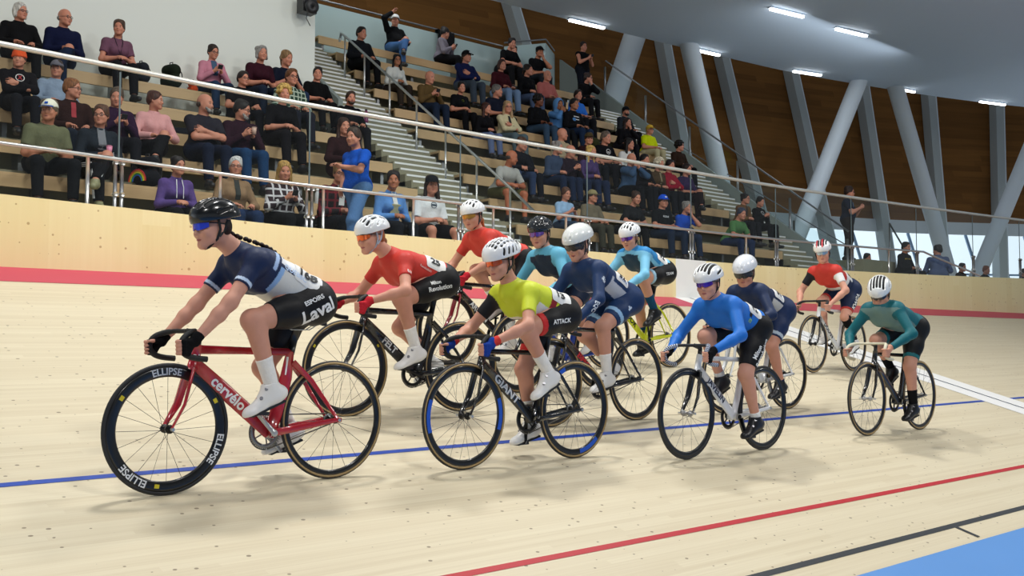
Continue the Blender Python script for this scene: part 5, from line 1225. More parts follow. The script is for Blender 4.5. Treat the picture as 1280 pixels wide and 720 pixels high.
def hair_geo(kind, hc, F, s, pony=None):
    P = lambda a, b, c: hc + (F[0] * a + F[1] * b + F[2] * c) * s; el = lambda c, r: Ell(P(*c), V(r) * s, F, .02)
    front = [(P(.066, 0, .03), nz(F[0] * 1.0 - F[2] * .55))]
    rs = np.random.RandomState(int(abs(hc[0] * 1e4)) % 1000 + len(kind))
    big = 1.0 if kind == 'short' else 1.02
    cap_ = [el((-.014, 0, .024), (.103 * big, .0845 * big, .101)), el((-.04, 0, -.015), (.078, .081, .07))] + [el((.01 - .09 * rs.rand(), (rs.rand() - .5) * .09, .072 + .010 * rs.rand()), (.052, .045, .046)) for _ in range(5)]
    face = Ell(P(.100, 0, -.032), V([.082, .067, .098]) * s, F, .012, sub=True)
    lowc = (P(0, 0, -.028), nz(-F[2] + F[0] * .62))
    if kind == 'short': return nets(cap_ + [face], .009, cuts=[lowc])
    if kind == 'bald': return nets([el((-.045, 0, -.02), (.065, .083, .045))], .009, cuts=[(P(-.005, 0, 0), F[0]), (P(0, 0, -.055), -F[2])])
    if kind == 'curly': return nets(cap_ + [Ell(P(.10 * math.cos(a) * math.cos(b) - .02, .09 * math.sin(a) * math.cos(b), .035 + .095 * math.sin(b)), .033 * s, None, .008) for a in np.arange(0, 6.2, .62) for b in (-.15, .45, 1.0) if not (abs(((a + math.pi) % (2 * math.pi)) - math.pi) < .6 and b < .3)] + [face], .010)
    if kind == 'long': return nets(cap_ + [Cap(P(-.03, sd * .066, .0), P(-.01, sd * .088, -.20), .032 * s, .030 * s, .03) for sd in (1, -1)] + [Cap(P(-.06, 0, 0), P(-.075, 0, -.20), .055 * s, .045 * s, .04), face], .010)
    if kind == 'bob': return nets(cap_ + [Cap(P(-.02, sd * .066, .0), P(.0, sd * .078, -.075), .030 * s, .028 * s, .03) for sd in (1, -1)] + [Cap(P(-.06, 0, 0), P(-.06, 0, -.07), .055 * s, .05 * s, .04), face], .010)
    if kind == 'tied': return nets(cap_ + [face], .009, cuts=[(P(0, 0, -.034), nz(-F[2] + F[0] * .5))]) if pony is None else nets([el((-.115, 0, .0), (.034, .034, .036)), Cap(P(-.12, 0, 0), P(-.12, .02, -.12), .026 * s, .012 * s, .02)], .009)
HG = {}
def spectator(px, py, label, top, bot='#16161a', sl=2, hair=('short', '#2a2019'), pose='lap', turn=-20, legs='std', male=True, skin_='#D2937A', cap=None, beanie=None, hood=None, glasses=False, beard=None, shoe='#1a1a1c', k=None, yaw=0.0, short=False, extra=(), stand=False, loc=None, scale=None, print_=None, group='spectators seated in the stands', sex=None, yoff=0.0):
    if sex is not None: male = sex
    if loc is None:
        if k is None:
            r_ = (428 - py) / (2080 - px) * 1.4917; k = min(range(0, 11), key=lambda q: abs((2.335 + .511 * q) / (12.25 + .7 * q) - r_))
        y = yk(k) + .03 + yoff; p = at_y(px, py, y + .05); base = V([p[0], y, floor_z(k)])
        sc = (p[2] - base[2]) / (1.33 + (.03 if cap or beanie or hair[0] in ('curly',) else 0) - (.07 if pose in ('lean',) else .0))
        if seat_dbg is not None: seat_dbg.append((label[:40], k, round(sc, 2), round(base[0], 2)))
        sc = min(1.10, max(.92, sc))
    else: base = V(loc, float); sc = scale or 1.0
    G = pose_geo(pose, turn, legs, male, not stand); rz = -math.pi / 2 + R(yaw)
    sk = skin(skin_); root = arr_obj('person', *G['body'], sk); root.location = tuple(map(float, base)); root.rotation_euler = (0, 0, rz); root.scale = (sc,) * 3
    tcol = cloth(top) if not top.startswith('@') else PLAID(top)
    to = arr_obj('shirt' if sl <= 1 else 'sweater', *G['top'](sl), tcol, root)
    if to.data.materials[0] is None: pass
    arr_obj('shorts' if short else 'trousers', *G['bottom'](short), cloth(bot), root)
    for g in G['shoes'](): arr_obj('shoe', *g, pbr('shoe' + shoe, hx(shoe), rough=.5), root)
    hc, F = G['hc'], G['F']; s = 1.03 if male else .98; P = lambda a, b, c: hc + (F[0] * a + F[1] * b + F[2] * c) * s
    if hair and hair[0] != 'none':
        hk = (hair[0], pose, turn, legs, male)
        if hk not in HG: HG[hk] = hair_geo(hair[0], hc, F, s)
        ho = arr_obj('hair', *HG[hk], cloth(hair[1], 'hair'), root)
        if hair[0] == 'tied':
            if hk + (1,) not in HG: HG[hk + (1,)] = hair_geo('tied', hc, F, s, 1)
            arr_obj('ponytail', *HG[hk + (1,)], cloth(hair[1], 'hair'), ho)
    eyes_mouth(root, hc, F, s, hair[1] if hair else '#3a2a20', '#9c564c')
    if beard: arr_obj('beard', *nets([Cap(P(.074, -.022, -.098), P(.074, .022, -.098), .023 * s, None, .02), Cap(P(.05, .05, -.07), P(.07, .02, -.10), .020 * s, None, .02), Cap(P(.05, -.05, -.07), P(.07, -.02, -.10), .020 * s, None, .02), Cap(P(.091, -.016, -.062), P(.091, .016, -.062), .007 * s, None, .006)], .008), cloth(beard, 'hair'), root)
    if glasses:
        b = MB()
        for sd in (1, -1):
            pts = [P(.097 - .006 * abs(math.cos(t)), sd * (.032 + .021 * math.cos(t)), -.010 + .016 * math.sin(t)) for t in np.linspace(0, 2 * math.pi, 13)[:-1]]; b.tube(pts, .0028, 5, closed=True); b.tube([P(.088, sd * .052, -.006), P(.0, sd * .082, -.008)], .0028, 5)
        b.tube([P(.099, -.011, -.007), P(.099, .011, -.007)], .0028, 5); b.build('glasses', M_BLACKP, root, True)
    if cap:
        co = arr_obj('cap', *nets([Ell(P(-.014, 0, .030), V([.110, .090, .100]) * s, F, .01)], .009, cuts=[(P(0, 0, .028), -F[2])]), cloth(cap[0]), root)
        vv = []; ff = []; n = 10
        for q in (0, .006):
            for i in range(n + 1):
                t = (i / n - .5) * 2.1
                for r_ in (.0, 1.0): vv.append(P(.060 + (.035 + r_ * .075 * math.cos(t * .62) ** .5) * math.cos(t) , (.085 + r_ * .0) * math.sin(t), .036 - r_ * .014 + q - .008 * math.sin(t) ** 2))
        m_ = 2 * (n + 1)
        for i in range(n):
            a = 2 * i; ff += [(a, a + 2, a + 3, a + 1), (m_ + a, m_ + a + 1, m_ + a + 3, m_ + a + 2), (a + 1, a + 3, m_ + a + 3, m_ + a + 1), (a, m_ + a, m_ + a + 2, a + 2)]
        mesh_obj('cap_peak', vv, ff, cloth(cap[1]), co, True)
        if len(cap) > 2: MB().obox(P(.090, 0, .070), (nz(F[0] * .75 + F[2] * .55), F[1], nz(F[2] * .75 - F[0] * .55)), (.003, .018, .014)).build('cap_badge', cloth(cap[2]), co)
    if beanie: arr_obj('beanie', *nets([Ell(P(-.014, 0, .036), V([.112, .092, .112]) * s, F, .01), Cap(P(.085, 0, .03), P(-.10, 0, .0), .02, None, .02)] + [Cap(P(-.01 + .098 * math.cos(t), .083 * math.sin(t), .025), P(-.01 + .098 * math.cos(t + .5), .083 * math.sin(t + .5), .025), .014, None, .01) for t in np.arange(0, 6.3, .5)], .009, cuts=[(P(0, 0, .008), -F[2])]), cloth(beanie), root)
    if hood: arr_obj('hood', *nets([Ell(P(-.03, 0, .015), V([.125, .11, .135]) * s, F, .02), Ell(P(.10, 0, -.01), V([.09, .078, .105]) * s, F, .01, sub=True), Cap(P(-.04, 0, -.08), G['sh'], .085, .09, .04)], .010, cuts=[(P(.075, 0, 0), F[0])]), cloth(hood), root)
    if print_:
        SJ = bvh(to); o_ = (G['hip'] + G['sh']) / 2 + V([.1, 0, .11 if not stand else .12])
        for q in print_:
            if q[0] == 'text': tv, tf = text_geo(q[1], q[2], q[2] * .02)
            elif q[0] == 'ring':
                tv = []; tf = []; n = 24
                for i in range(n):
                    a = 2 * math.pi * i / n
                    for rr in (q[1], q[1] * .82): tv.append((rr * math.cos(a), rr * .85 * math.sin(a), 0))
                for i in range(n): j = (i + 1) % n; tf.append((2 * i, 2 * j, 2 * j + 1, 2 * i + 1))
            elif q[0] == 'rect': tv, tf = grid_geo(q[1], q[2], 6, 5)
            col_, (du, dv) = q[3], (q[4] if len(q) > 4 else (0, 0))
            drape('print', tv, tf, o_ + V([0, du, dv]), (0, 1, 0), (0, 0, 1), (1, 0, .15), SJ, pbr('letter' + col_, hx(col_), rough=.7), to, .006)
    M = Matrix.Translation(Vector(base)) @ Matrix.Rotation(rz, 4, 'Z') @ Matrix.Scale(sc, 4)
    W = lambda p: V(tuple(M @ Vector(p)))
    for ex in extra:
        if ex[0] == 'phone':
            c = sum(G['A'][q][1] for q in (1, -1)) / 2 + V([.10, 0, .06]); o = empty('phone', tuple(W(c)), rz)
            MB().obox((0, 0, 0), (nz((.5, 0, .85)), V([0, 1., 0]), nz((-.85, 0, .5))), (.036, .072 if len(ex) > 3 else .004 + .035, .005)).build('case', M_BLACKP, o)
            MB().obox(nz((-.85, 0, .5)) * .0055, (nz((.5, 0, .85)), V([0, 1., 0]), nz((-.85, 0, .5))), (.032, .034, .0008)).build('screen', pbr('phone_screen', (.35, .42, .5), rough=.1), o)
            tag(o, ex[1], 'phone', 'phones held by spectators' if ex[2:] else None)
        elif ex[0] == 'cup':
            c = G['A'][1][1] + V([.10, -.03, .04]); o = empty('cup', tuple(W(c)), rz)
            MB().lathe([(.0, -.045), (.026, -.045), (.036, .055), (.033, .055), (.024, -.04), (.0, -.04)], (0, 0, 0), (0, 0, 1), 20, False).build('cup_body', pbr('cup' + ex[2], hx(ex[2]), rough=.5), o, True)
            MB().lathe([(0, .064), (.030, .064), (.038, .060), (.038, .053), (0, .053)], (0, 0, 0), (0, 0, 1), 20, False).build('lid', pbr('cuplid' + ex[2], brightness(hx(ex[2]), .7), rough=.4), o, True)
            tag(o, ex[1], 'cup')
        elif ex[0] == 'paper':
            c = G['hip'] + V([.20, 0, .20]); o = empty('paper_bag', tuple(W(c)), rz)
            MB().obox((0, 0, 0), (nz((.4, 0, 1)), V([0, 1., 0]), nz((1, 0, -.4))), (.085, .075, .014)).build('bag', cloth(ex[2]), o)
            MB().obox(nz((.4, 0, 1)) * .09, (nz((.4, 0, 1)), V([0, 1., 0]), nz((1, 0, -.4))), (.012, .076, .016)).build('folded_edge', cloth(ex[2]), o)
            tag(o, ex[1], 'bag')
        elif ex[0] == 'lanyard':
            sh = G['sh']; c0 = sh + V([.10, 0, -.26]); MB().tube([sh + V([.03, .06, .06]), sh + V([.10, .05, -.05]), c0 + V([.035, .0, .02]), sh + V([.10, -.05, -.05]), sh + V([.03, -.06, .06])], .005, 6).box(tuple(c0 + V([.04, -.03, -.07])), tuple(c0 + V([.047, .03, .02]))).build('lanyard', cloth('#20222a'), root)
        elif ex[0] == 'stripes':
            for s_ in (1, -1):
                kn, an, fd = G['Lg'][s_]; b = MB()
                for o_ in (-.02, 0, .02): b.tube([G['hip'] + V([.1, s_ * .19, .02 + o_]), kn + V([0, s_ * .072, .02 + o_])], .005, 5); b.tube([kn + V([o_, s_ * .072, .0]), an + V([o_, s_ * .058, .06])], .005, 5)
                b.build('side_stripes', cloth('#E8E8E8'), root)
        elif ex[0] == 'drawstring':
            sh = G['sh']; b = MB()
            for s_ in (1, -1): b.tube([sh + V([.10, s_ * .035, .0]), sh + V([.135, s_ * .045, -.10]), sh + V([.135, s_ * .045, -.24])], .005, 6)
            b.build('drawstring', cloth('#EDEDED'), root)
    return tag(root, label, 'person', group)
def PLAID(code):
    """checked shirt: @base,stripe,scale"""
    if code in MATS: return MATS[code]
    a, b_, sc = code[1:].split(','); m = bpy.data.materials.new('checked_cloth'); m.use_nodes = True; nt = m.node_tree; L = nt.links.new; bs = nt.nodes['Principled BSDF']; bs.inputs['Roughness'].default_value = .9
    tc = N(nt, 'ShaderNodeTexCoord'); sp = N(nt, 'ShaderNodeSeparateXYZ'); L(tc.outputs['Object'], sp.inputs[0]); outs = []
    for ax in ('Y', 'Z', 'X'):
        mu = N(nt, 'ShaderNodeMath', operation='MULTIPLY', i_1=float(sc)); L(sp.outputs[ax], mu.inputs[0]); fr = N(nt, 'ShaderNodeMath', operation='FRACT'); L(mu.outputs[0], fr.inputs[0]); lt = N(nt, 'ShaderNodeMath', operation='LESS_THAN', i_1=.26); L(fr.outputs[0], lt.inputs[0]); outs.append(lt.outputs[0])
    mx = N(nt, 'ShaderNodeMath', operation='MAXIMUM'); L(outs[0], mx.inputs[0]); L(outs[1], mx.inputs[1])
    mi = N(nt, 'ShaderNodeMix', data_type='RGBA'); mi.inputs[6].default_value = (*hx(a), 1); mi.inputs[7].default_value = (*hx(b_), 1); L(mx.outputs[0], mi.inputs[0]); L(mi.outputs[2], bs.inputs['Base Color'])
    MATS[code] = m; return m
seat_dbg = []
def sp_(*a, **k): return spectator(*a, **k)
G_, W_, T_ = '#8b8681', '#DCDCD8', '#8A5D38'
# ---- left stand, top row against the white wall
sp_(22, 3, 'white-haired person in glasses and black sweater against the white wall, leftmost of the top row', '#0F0F11', '#101012', 2, ('bob', '#CFCBC2'), 'lap', 20, glasses=True, k=5)
sp_(75, 12, 'bald man in glasses and navy sweater, leg stretched out, by the white-haired one', '#101634', '#17233A', 2, ('bald', '#8a8580'), 'clasp', 25, 'cross', glasses=True, shoe='#2E1C14', k=5)
sp_(142, 25, 'smiling woman in mauve t-shirt with lanyard and camera against the white wall', '#6E4A5C', '#141418', .6, ('tied', '#4A3426'), 'clasp', -30, male=False, extra=(('lanyard',),), k=5)
sp_(262, 55, 'woman in pink jacket and jeans looking at her phone by the white wall', '#C07F90', '#22344F', 2, ('tied', '#2A1C16'), 'phone', 5, male=False, glasses=True, k=5, extra=(('phone', 'black phone held by the woman in the pink jacket'),), print_=[('rect', .10, .26, '#34506E')])
sp_(319, 57, 'grey-haired woman in maroon t-shirt, hands clasped, by the white wall', '#33121E', '#1B2536', .75, ('bob', '#8D8A86'), 'clasp', -5, male=False, k=5)
sp_(353, 60, 'fair-haired woman in dark navy polo by the end of the white wall', '#0F1526', '#20304A', .75, ('tied', '#8A6A45'), 'phone', 15, male=False, k=5)
# ---- left stand, inner rows
sp_(392, 83, 'dark-haired man in black polo shirt at the aisle end of the top row', '#0B0B0D', '#141417', .8, ('short', '#1c1512'), 'lap', -30, k=5)
sp_(20, 65, 'person in bright orange beanie and black hoodie with red and white print', '#100C10', '#15151a', 2, ('short', '#5a3a28'), 'cross', -30, beanie='#E2572B', k=3, yoff=-.25, print_=[('ring', .062, 0, '#D9D4D0'), ('text', 'X', .085, '#B2222A')])
sp_(67, 72, 'person in grey cap and pale grey-blue hoodie right of the orange beanie', '#8797AC', '#1a1c22', 2, ('short', '#3b2a20'), 'lap', -30, cap=('#6E6A72', '#55525a'), k=3, yoff=-.05)
sp_(86, 97, 'light brown haired person in glasses, dark brown jacket and red scarf, turned sideways', '#2B1714', '#1d2430', 2, ('short', '#8A5630'), 'lap', 45, glasses=True, male=True, k=2, print_=[('rect', .06, .2, '#9A1F2A')])
sp_(141, 108, 'grey-brown haired man in dark purple sweater looking at a phone', '#2C1730', '#16161c', 2, ('short', '#5A4A3C'), 'phone', -25, k=2, extra=(('phone', 'phone held by the man in the dark purple sweater'),))
sp_(189, 112, 'auburn-haired woman in pale pink sweater and black trousers, looking away to the side', '#D49A98', '#101013', 2, ('short', '#4A2418'), 'lap', 50, 'cross', male=False, k=2)
sp_(251, 112, 'balding man with grey beard in charcoal polo shirt, arms crossed', '#26242C', '#141C30', .85, ('bald', '#4A3A30'), 'cross', 35, beard='#8b8782', k=2)
sp_(297, 118, 'dark-haired man with glasses and grey beard in plum sweater holding a paper cup', '#2A1420', '#1A3A5E', 2, ('short', '#1d1614'), 'phone', 45, beard='#A09A94', glasses=True, k=2, extra=(('cup', 'pale paper cup held by the bearded man in the plum sweater', '#C9A796'),))
sp_(299, 88, 'laughing dark-haired man in black t-shirt behind the bearded man with the cup', '#120F12', '#1a1a20', .7, ('short', '#241914'), 'lap', 10, glasses=True, k=4)
sp_(346, 103, 'curly blonde woman in black open-necked top', '#0F0D10', '#141216', .95, ('curly', '#C6A258'), 'clasp', -20, male=False, k=3)
sp_(359, 82, 'person with short brown hair, glasses and green checked shirt behind the curly blonde woman', '@#1E3A2C,#A9B8A6,14', '#20222c', 2, ('short', '#6A4022'), 'lap', 0, glasses=True, male=True, k=4)
sp_(433, 113, 'bearded man in black shirt at the aisle end behind the standing woman', '#101014', '#15151a', 2, ('short', '#3A281C'), 'lap', -15, beard='#3a2a20', k=4)
sp_(424, 143, 'long-haired person in dark brown sweater behind the standing woman in blue', '#2A1416', '#2A1A1E', 2, ('long', '#3A2218'), 'lap', -15, 'cross', male=False, k=2)
# ---- second row, left stand
sp_(54, 121, 'man in olive t-shirt and white and blue cap, hands clasped, front left', '#66684E', '#0F1014', .72, ('short', '#6b5a48'), 'clasp', -38, 'wide', cap=('#ECE8D4', '#1F4FA0', '#1F4FB0'), k=1, skin_='#C98A6E')
sp_(118, 130, 'woman in black-rimmed glasses, dark jacket and black trousers with white side stripes', '#20262E', '#101014', 2, ('tied', '#5A3A26'), 'clasp', -38, 'cross', male=False, glasses=True, k=1, shoe='#8D8A66', print_=[('rect', .09, .26, '#6E7076')], extra=(('stripes',), ('cup', 'pink cup held by the woman in striped trousers', '#E08AA6')))
# ---- lowest row, left stand
sp_(214, 194, 'dark-haired person in purple hoodie with white drawstrings', '#5B4680', '#0F0F12', 2, ('short', '#231a18'), 'clasp', 5, k=0, male=False, extra=(('drawstring',),))
sp_(288, 193, 'white-haired woman in beige blazer over a patterned top, jeans', '#8C7156', '#1F3050', 2, ('short', '#CDCBC8'), 'lap', -25, male=False, glasses=True, k=0, print_=[('rect', .07, .28, '#232823')])
sp_(349, 199, 'blonde woman in black and white checked shirt looking at her phone', '@#2B1A20,#C9C6C8,11', '#111114', 2, ('long', '#B08A4A'), 'phone', -20, male=False, k=0, extra=(('phone', 'black phone held by the blonde woman in the checked shirt'),))
sp_(414, 199, 'person in glasses, dark red checked jacket and white t-shirt beside the standing woman', '@#1C0C10,#6A1620,10', '#15151a', 2, ('short', '#8A6844'), 'clasp', -20, glasses=True, male=True, k=0, print_=[('rect', .08, .26, '#D5D5D2')])
sp_(480, 206, 'smiling dark-haired woman in light blue denim jacket with a folded bag', '#5E8CC8', '#14161c', 2, ('tied', '#1A1210'), 'clasp', -35, male=False, skin_='#B97A5A', k=0, print_=[('rect', .07, .26, '#DADAD8')], extra=(('paper', 'pale cloth bag on the lap of the woman in the denim jacket', '#B9B796'),))
sp_(528, 209, 'person in black cap, white t-shirt with blue bird print and black shorts', '#E6E8EA', '#0E0E11', .8, ('long', '#2A1A14'), 'clasp', -25, 'wide', cap=('#17181c', '#101012'), k=0, short=True, male=True, print_=[('ring', .05, 0, '#1D3650'), ('rect', .075, .02, '#1D3650')])
# standing woman in blue
sp_(440, 138, 'standing woman in blue t-shirt and jeans walking along the front, hand on the rail', '#1450B4', '#5A7DAE', .72, ('tied', '#3A281C'), 'walk', 12, stand=True, male=False, yaw=-82, loc=tuple(at_y(446, 285, 11.25) * V([1, 1, 0]) + V([0, 0, FL])), scale=1.05, group='people standing by the stands', shoe='#d8d8d8')
# ---- right stand, top rows
sp_(447, 33, 'man in dark shirt sitting beside the top of the stairs, arms folded', '#14161b', '#101114', 2, ('short', '#241a16'), 'lap', 10, k=8)
sp_(492, 15, 'man in white cap, black hoodie and jeans raising one arm with a phone', '#0E0F12', '#3D5F8E', 2, ('short', '#1d1512'), 'photo', -35, 'cross', cap=('#D8D8D6', '#B9B9B7'), k=10)
sp_(550, 33, 'dark-haired man in grey shirt sitting sideways looking at a phone, top row', '#77717B', '#101013', 2, ('short', '#1B1412'), 'phone', 45, yaw=35, k=10, extra=(('phone', 'phone held by the man in the grey shirt in the top row'),))
sp_(627, 53, 'dark-haired man in black t-shirt in the top row, left of a face half hidden', '#0B0B0E', '#111114', .7, ('short', '#1B1311'), 'lean', -15, k=10, yoff=-.15)
sp_(637, 46, 'dark-haired man in black shirt half hidden behind his neighbour, top row', '#0E0E10', '#16161b', .7, ('short', '#1d1512'), 'lap', -15, k=10, yoff=.25)
sp_(664, 51, 'man in black cap and black t-shirt with chin in hand, top row right end', '#0C0C0F', '#20242a', .7, ('short', '#1B1311'), 'chin', -20, cap=('#0c0c0e', '#0c0c0e'), k=10, skin_='#B97C5E')
sp_(578, 59, 'man in black cap, navy sweater and grey trousers with arms crossed', '#121A42', '#3A4450', 2, ('short', '#2a1d16'), 'cross', 5, cap=('#0d0e12', '#0d0e12', '#D5D5D5'), k=8)
sp_(622, 73, 'brown-haired woman in maroon sweater and pale jeans', '#3B1018', '#6C84A4', 2, ('bob', '#3A2018'), 'lap', -10, male=False, k=8)
sp_(652, 80, 'dark-haired woman in black sweater and jeans, hands clasped, right of the maroon sweater', '#0C0C0F', '#4A5A78', 2, ('tied', '#20140F'), 'clasp', 15, male=False, k=8)
sp_(679, 84, 'bald man in salmon pink shirt near the right end of the upper rows', '#A9605A', '#3a3a3c', 2, ('bald', '#6b5a50'), 'lap', -15, k=8)
sp_(489, 68, 'woman with long black hair and glasses in white sweater beside the stairs', '#C9CBC6', '#2E2620', 2, ('long', '#120D0C'), 'clasp', -25, male=False, skin_='#B07858', glasses=True, k=7)
sp_(532, 88, 'bald man in olive brown shirt and jeans looking at a phone', '#5A4628', '#1A2538', 2, ('none', '#6b5a50'), 'phone', 10, k=6, extra=(('phone', 'dark phone held by the bald man in the olive brown shirt'),))
sp_(569, 102, 'woman in black polo shirt with a small yellow crest, hair tied back', '#0C0D12', '#0F0F13', .75, ('tied', '#17100E'), 'clasp', -25, male=False, k=6, print_=[('ring', .03, 0, '#7D8A1E', (0, -.02))])
sp_(616, 105, 'grey-haired man in dark striped polo shirt looking sideways', '#141828', '#111116', .75, ('short', '#6A6662'), 'lap', 35, k=6)
sp_(668, 116, 'person with curly black hair in black hoodie and jeans', '#0B0B0E', '#33485E', 2, ('curly', '#120D0C'), 'lap', 20, skin_='#7A4A34', k=6)
sp_(693, 123, 'person in light blue hoodie with the hood up and hand over the mouth', '#4F7FB4', '#1d2026', 2, ('short', '#1b1411'), 'hands', -10, hood='#5C8ABC', skin_='#A56F50', k=6)
sp_(725, 92, 'man in glasses and black sweater resting chin on hand at the upper aisle', '#0B0B0E', '#121216', 2, ('short', '#2E1D16'), 'chin', 30, glasses=True, k=9)
sp_(717, 111, 'person in bright blue shirt half hidden below the man resting his chin', '#2C6CC8', '#15151a', .75, ('short', '#2a1d16'), 'lap', -10, k=7, male=False)
sp_(712, 122, 'dark-haired man in black jersey with white bars', '#0E0E12', '#1A2A44', 2, ('short', '#17100E'), 'lap', 0, skin_='#B57E60', k=6, yoff=-.2, print_=[('rect', .16, .02, '#D0D0D0', (0, .0)), ('rect', .16, .02, '#D0D0D0', (0, -.06))])
sp_(600, 128, 'woman with very long brown hair in black top, looking down', '#0D0C10', '#5E6C90', 2, ('long', '#3A1C14'), 'clasp', 10, male=False, k=5)
sp_(629, 125, 'blonde woman with long hair and glasses in cream cardigan over black top', '#C9BE98', '#4E5F66', 2, ('long', '#B0906A'), 'cross', -25, male=False, glasses=True, k=5, print_=[('rect', .06, .3, '#141416')])
sp_(697, 159, 'bald man in beige shirt looking down, middle of the right stand', '#A8977A', '#1f2430', 2, ('none', '#8b8681'), 'lap', 35, k=4)
sp_(730, 163, 'man in olive cap and dark maroon sweater, head tilted', '#2A1012', '#14161c', 2, ('short', '#3a2a1c'), 'lap', -30, cap=('#4B3E26', '#43381f'), k=4)
sp_(751, 162, 'short-haired man in black t-shirt with white round print', '#0C0D12', '#15151a', .75, ('short', '#6B5A4E'), 'lap', 5, k=4, print_=[('ring', .062, 0, '#D8D8D8'), ('rect', .07, .02, '#D8D8D8', (0, -.01))])
sp_(773, 147, 'long-haired person in black jacket with a hand at the face', '#101014', '#14141a', 2, ('long', '#2A1A14'), 'chin', 0, male=False, k=6)
sp_(777, 131, 'man in black cap and dark grey jacket at the edge of the right stairs', '#20242A', '#16181c', 2, ('short', '#1b1411'), 'lap', -15, cap=('#0d0f14', '#0d0f14'), beard='#1a1210', k=7)
sp_(807, 154, 'person in yellow cap and bright yellow-green t-shirt on the right stairs edge', '#C8D60C', '#B6AE8A', .72, ('short', '#C09A3A'), 'lap', -5, cap=('#C9A23A', '#B8922F'), glasses=True, k=6, male=True)
sp_(777, 172, 'black-haired woman in white top looking down', '#D2D2D0', '#16161c', 2, ('long', '#0F0B0C'), 'clasp', 10, male=False, k=4)
sp_(844, 174, 'young man with curly black hair in dark brown sweater, right end of the stand', '#2B1C12', '#101014', 2, ('curly', '#120D0C'), 'lap', 25, k=5)
sp_(647, 170, 'person in black cap and black jacket with small white badge', '#0D0F18', '#10131c', 2, ('short', '#1b1411'), 'lap', -10, cap=('#1A1712', '#2b2416', '#8A6A20'), k=3)
sp_(636, 184, 'brown-haired man leaning over sideways in dark jacket with denim collar', '#12131A', '#2A3A58', 2, ('short', '#4A3020'), 'lean', 15, 'wide', k=3, yoff=-.2)
sp_(622, 193, 'tanned man in pale grey t-shirt and olive shorts looking right', '#A3A39E', '#4E4B2A', .78, ('bald', '#3A2C24'), 'lean', 50, 'wide', skin_='#B56E4E', k=2, short=True)
sp_(687, 176, 'grey-haired man in slate blue zip sweater', '#38465E', '#1A2740', 2, ('short', '#8b8681'), 'clasp', 25, k=3)
sp_(707, 180, 'white-haired balding man in dark plum sweater reaching out an arm', '#251A24', '#1c2740', 2, ('bald', '#A39D98'), 'phone', 30, k=3, yoff=-.1)
sp_(729, 181, 'woman with long blonde hair in purple top', '#4A3A66', '#1F2A44', 2, ('long', '#C8A25A'), 'clasp', 5, male=False, k=3)
sp_(783, 190, 'bald man in steel blue shirt holding his hands up to his face', '#3E5878', '#101216', 2, ('none', '#8b8681'), 'hands', -5, k=3)
sp_(799, 191, 'dark-haired person in black between the bald man in blue and the brown jacket', '#120F14', '#12141a', 2, ('short', '#120D0C'), 'lap', 0, k=3, yoff=-.05, male=False)
sp_(814, 195, 'white-haired woman in brown jacket with light scarf', '#4B3A26', '#14161c', 2, ('curly', '#D6CBB0'), 'clasp', 0, male=False, k=3, print_=[('rect', .05, .26, '#8A7A5A')])
sp_(831, 198, 'dark-haired person in crimson shirt, arms crossed', '#96152B', '#12141a', 2, ('short', '#1A1010'), 'cross', 0, male=False, k=3)
sp_(852, 203, 'person in dark purple top with crossed legs beside the crimson shirt', '#34254A', '#1A0C10', .8, ('short', '#2a1a16'), 'lap', 10, 'cross', male=False, k=3)
# ---- lowest rows, right stand
sp_(701, 235, 'woman with light brown hair in pale blue t-shirt using a phone', '#8FB0D0', '#2A3A50', .75, ('tied', '#5A3A2A'), 'phone', -10, male=False, k=1, extra=(('phone', 'phone held by the woman in the pale blue t-shirt'),))
sp_(734, 234, 'man in tan camouflage cap and khaki t-shirt', '#6E6654', '#3a3a30', .75, ('short', '#3a2a20'), 'lap', 5, cap=('#8F8460', '#7C7252'), k=1)
sp_(777, 243, 'brown-haired woman in dark t-shirt with arms on her knees', '#1B1C1E', '#111114', .75, ('tied', '#3A241A'), 'lean', -20, male=False, k=1)
sp_(822, 240, 'person in bright blue cap and black t-shirt with white lettering', '#101215', '#1c2a40', .75, ('short', '#2a1d16'), 'lap', -20, 'wide', cap=('#1A55D8', '#1A4FC8', '#E8E8E8'), k=1, print_=[('text', 'ROGUE', .05, '#E0E4E8', (0, -.02))])
sp_(845, 251, 'grey-haired person in blue shirt holding a hand to the face', '#1E4FB8', '#1c2a44', .8, ('short', '#8b8681'), 'chin', -5, k=1)
sp_(909, 263, 'man in green t-shirt and jeans leaning forward with hands clasped', '#4F7A4A', '#1E2E4E', .78, ('short', '#3a3f52'), 'lean', -15, 'wide', k=1)
sp_(922, 249, 'man in glasses and tan jacket over dark shirt, second of three at the stand end', '#6A4C2E', '#15161b', 2, ('short', '#1d1512'), 'clasp', 10, glasses=True, k=2, yoff=-.2, print_=[('rect', .05, .28, '#15161b')])
sp_(944, 253, 'dark-haired person in black hoodie with white face print, at the stand end', '#0B0B0D', '#101013', 2, ('short', '#1B1311'), 'phone', 0, k=2, yoff=-.2, male=False, print_=[('ring', .058, 0, '#E2E2E2'), ('ring', .02, 0, '#E2E2E2', (.0, -.01))])
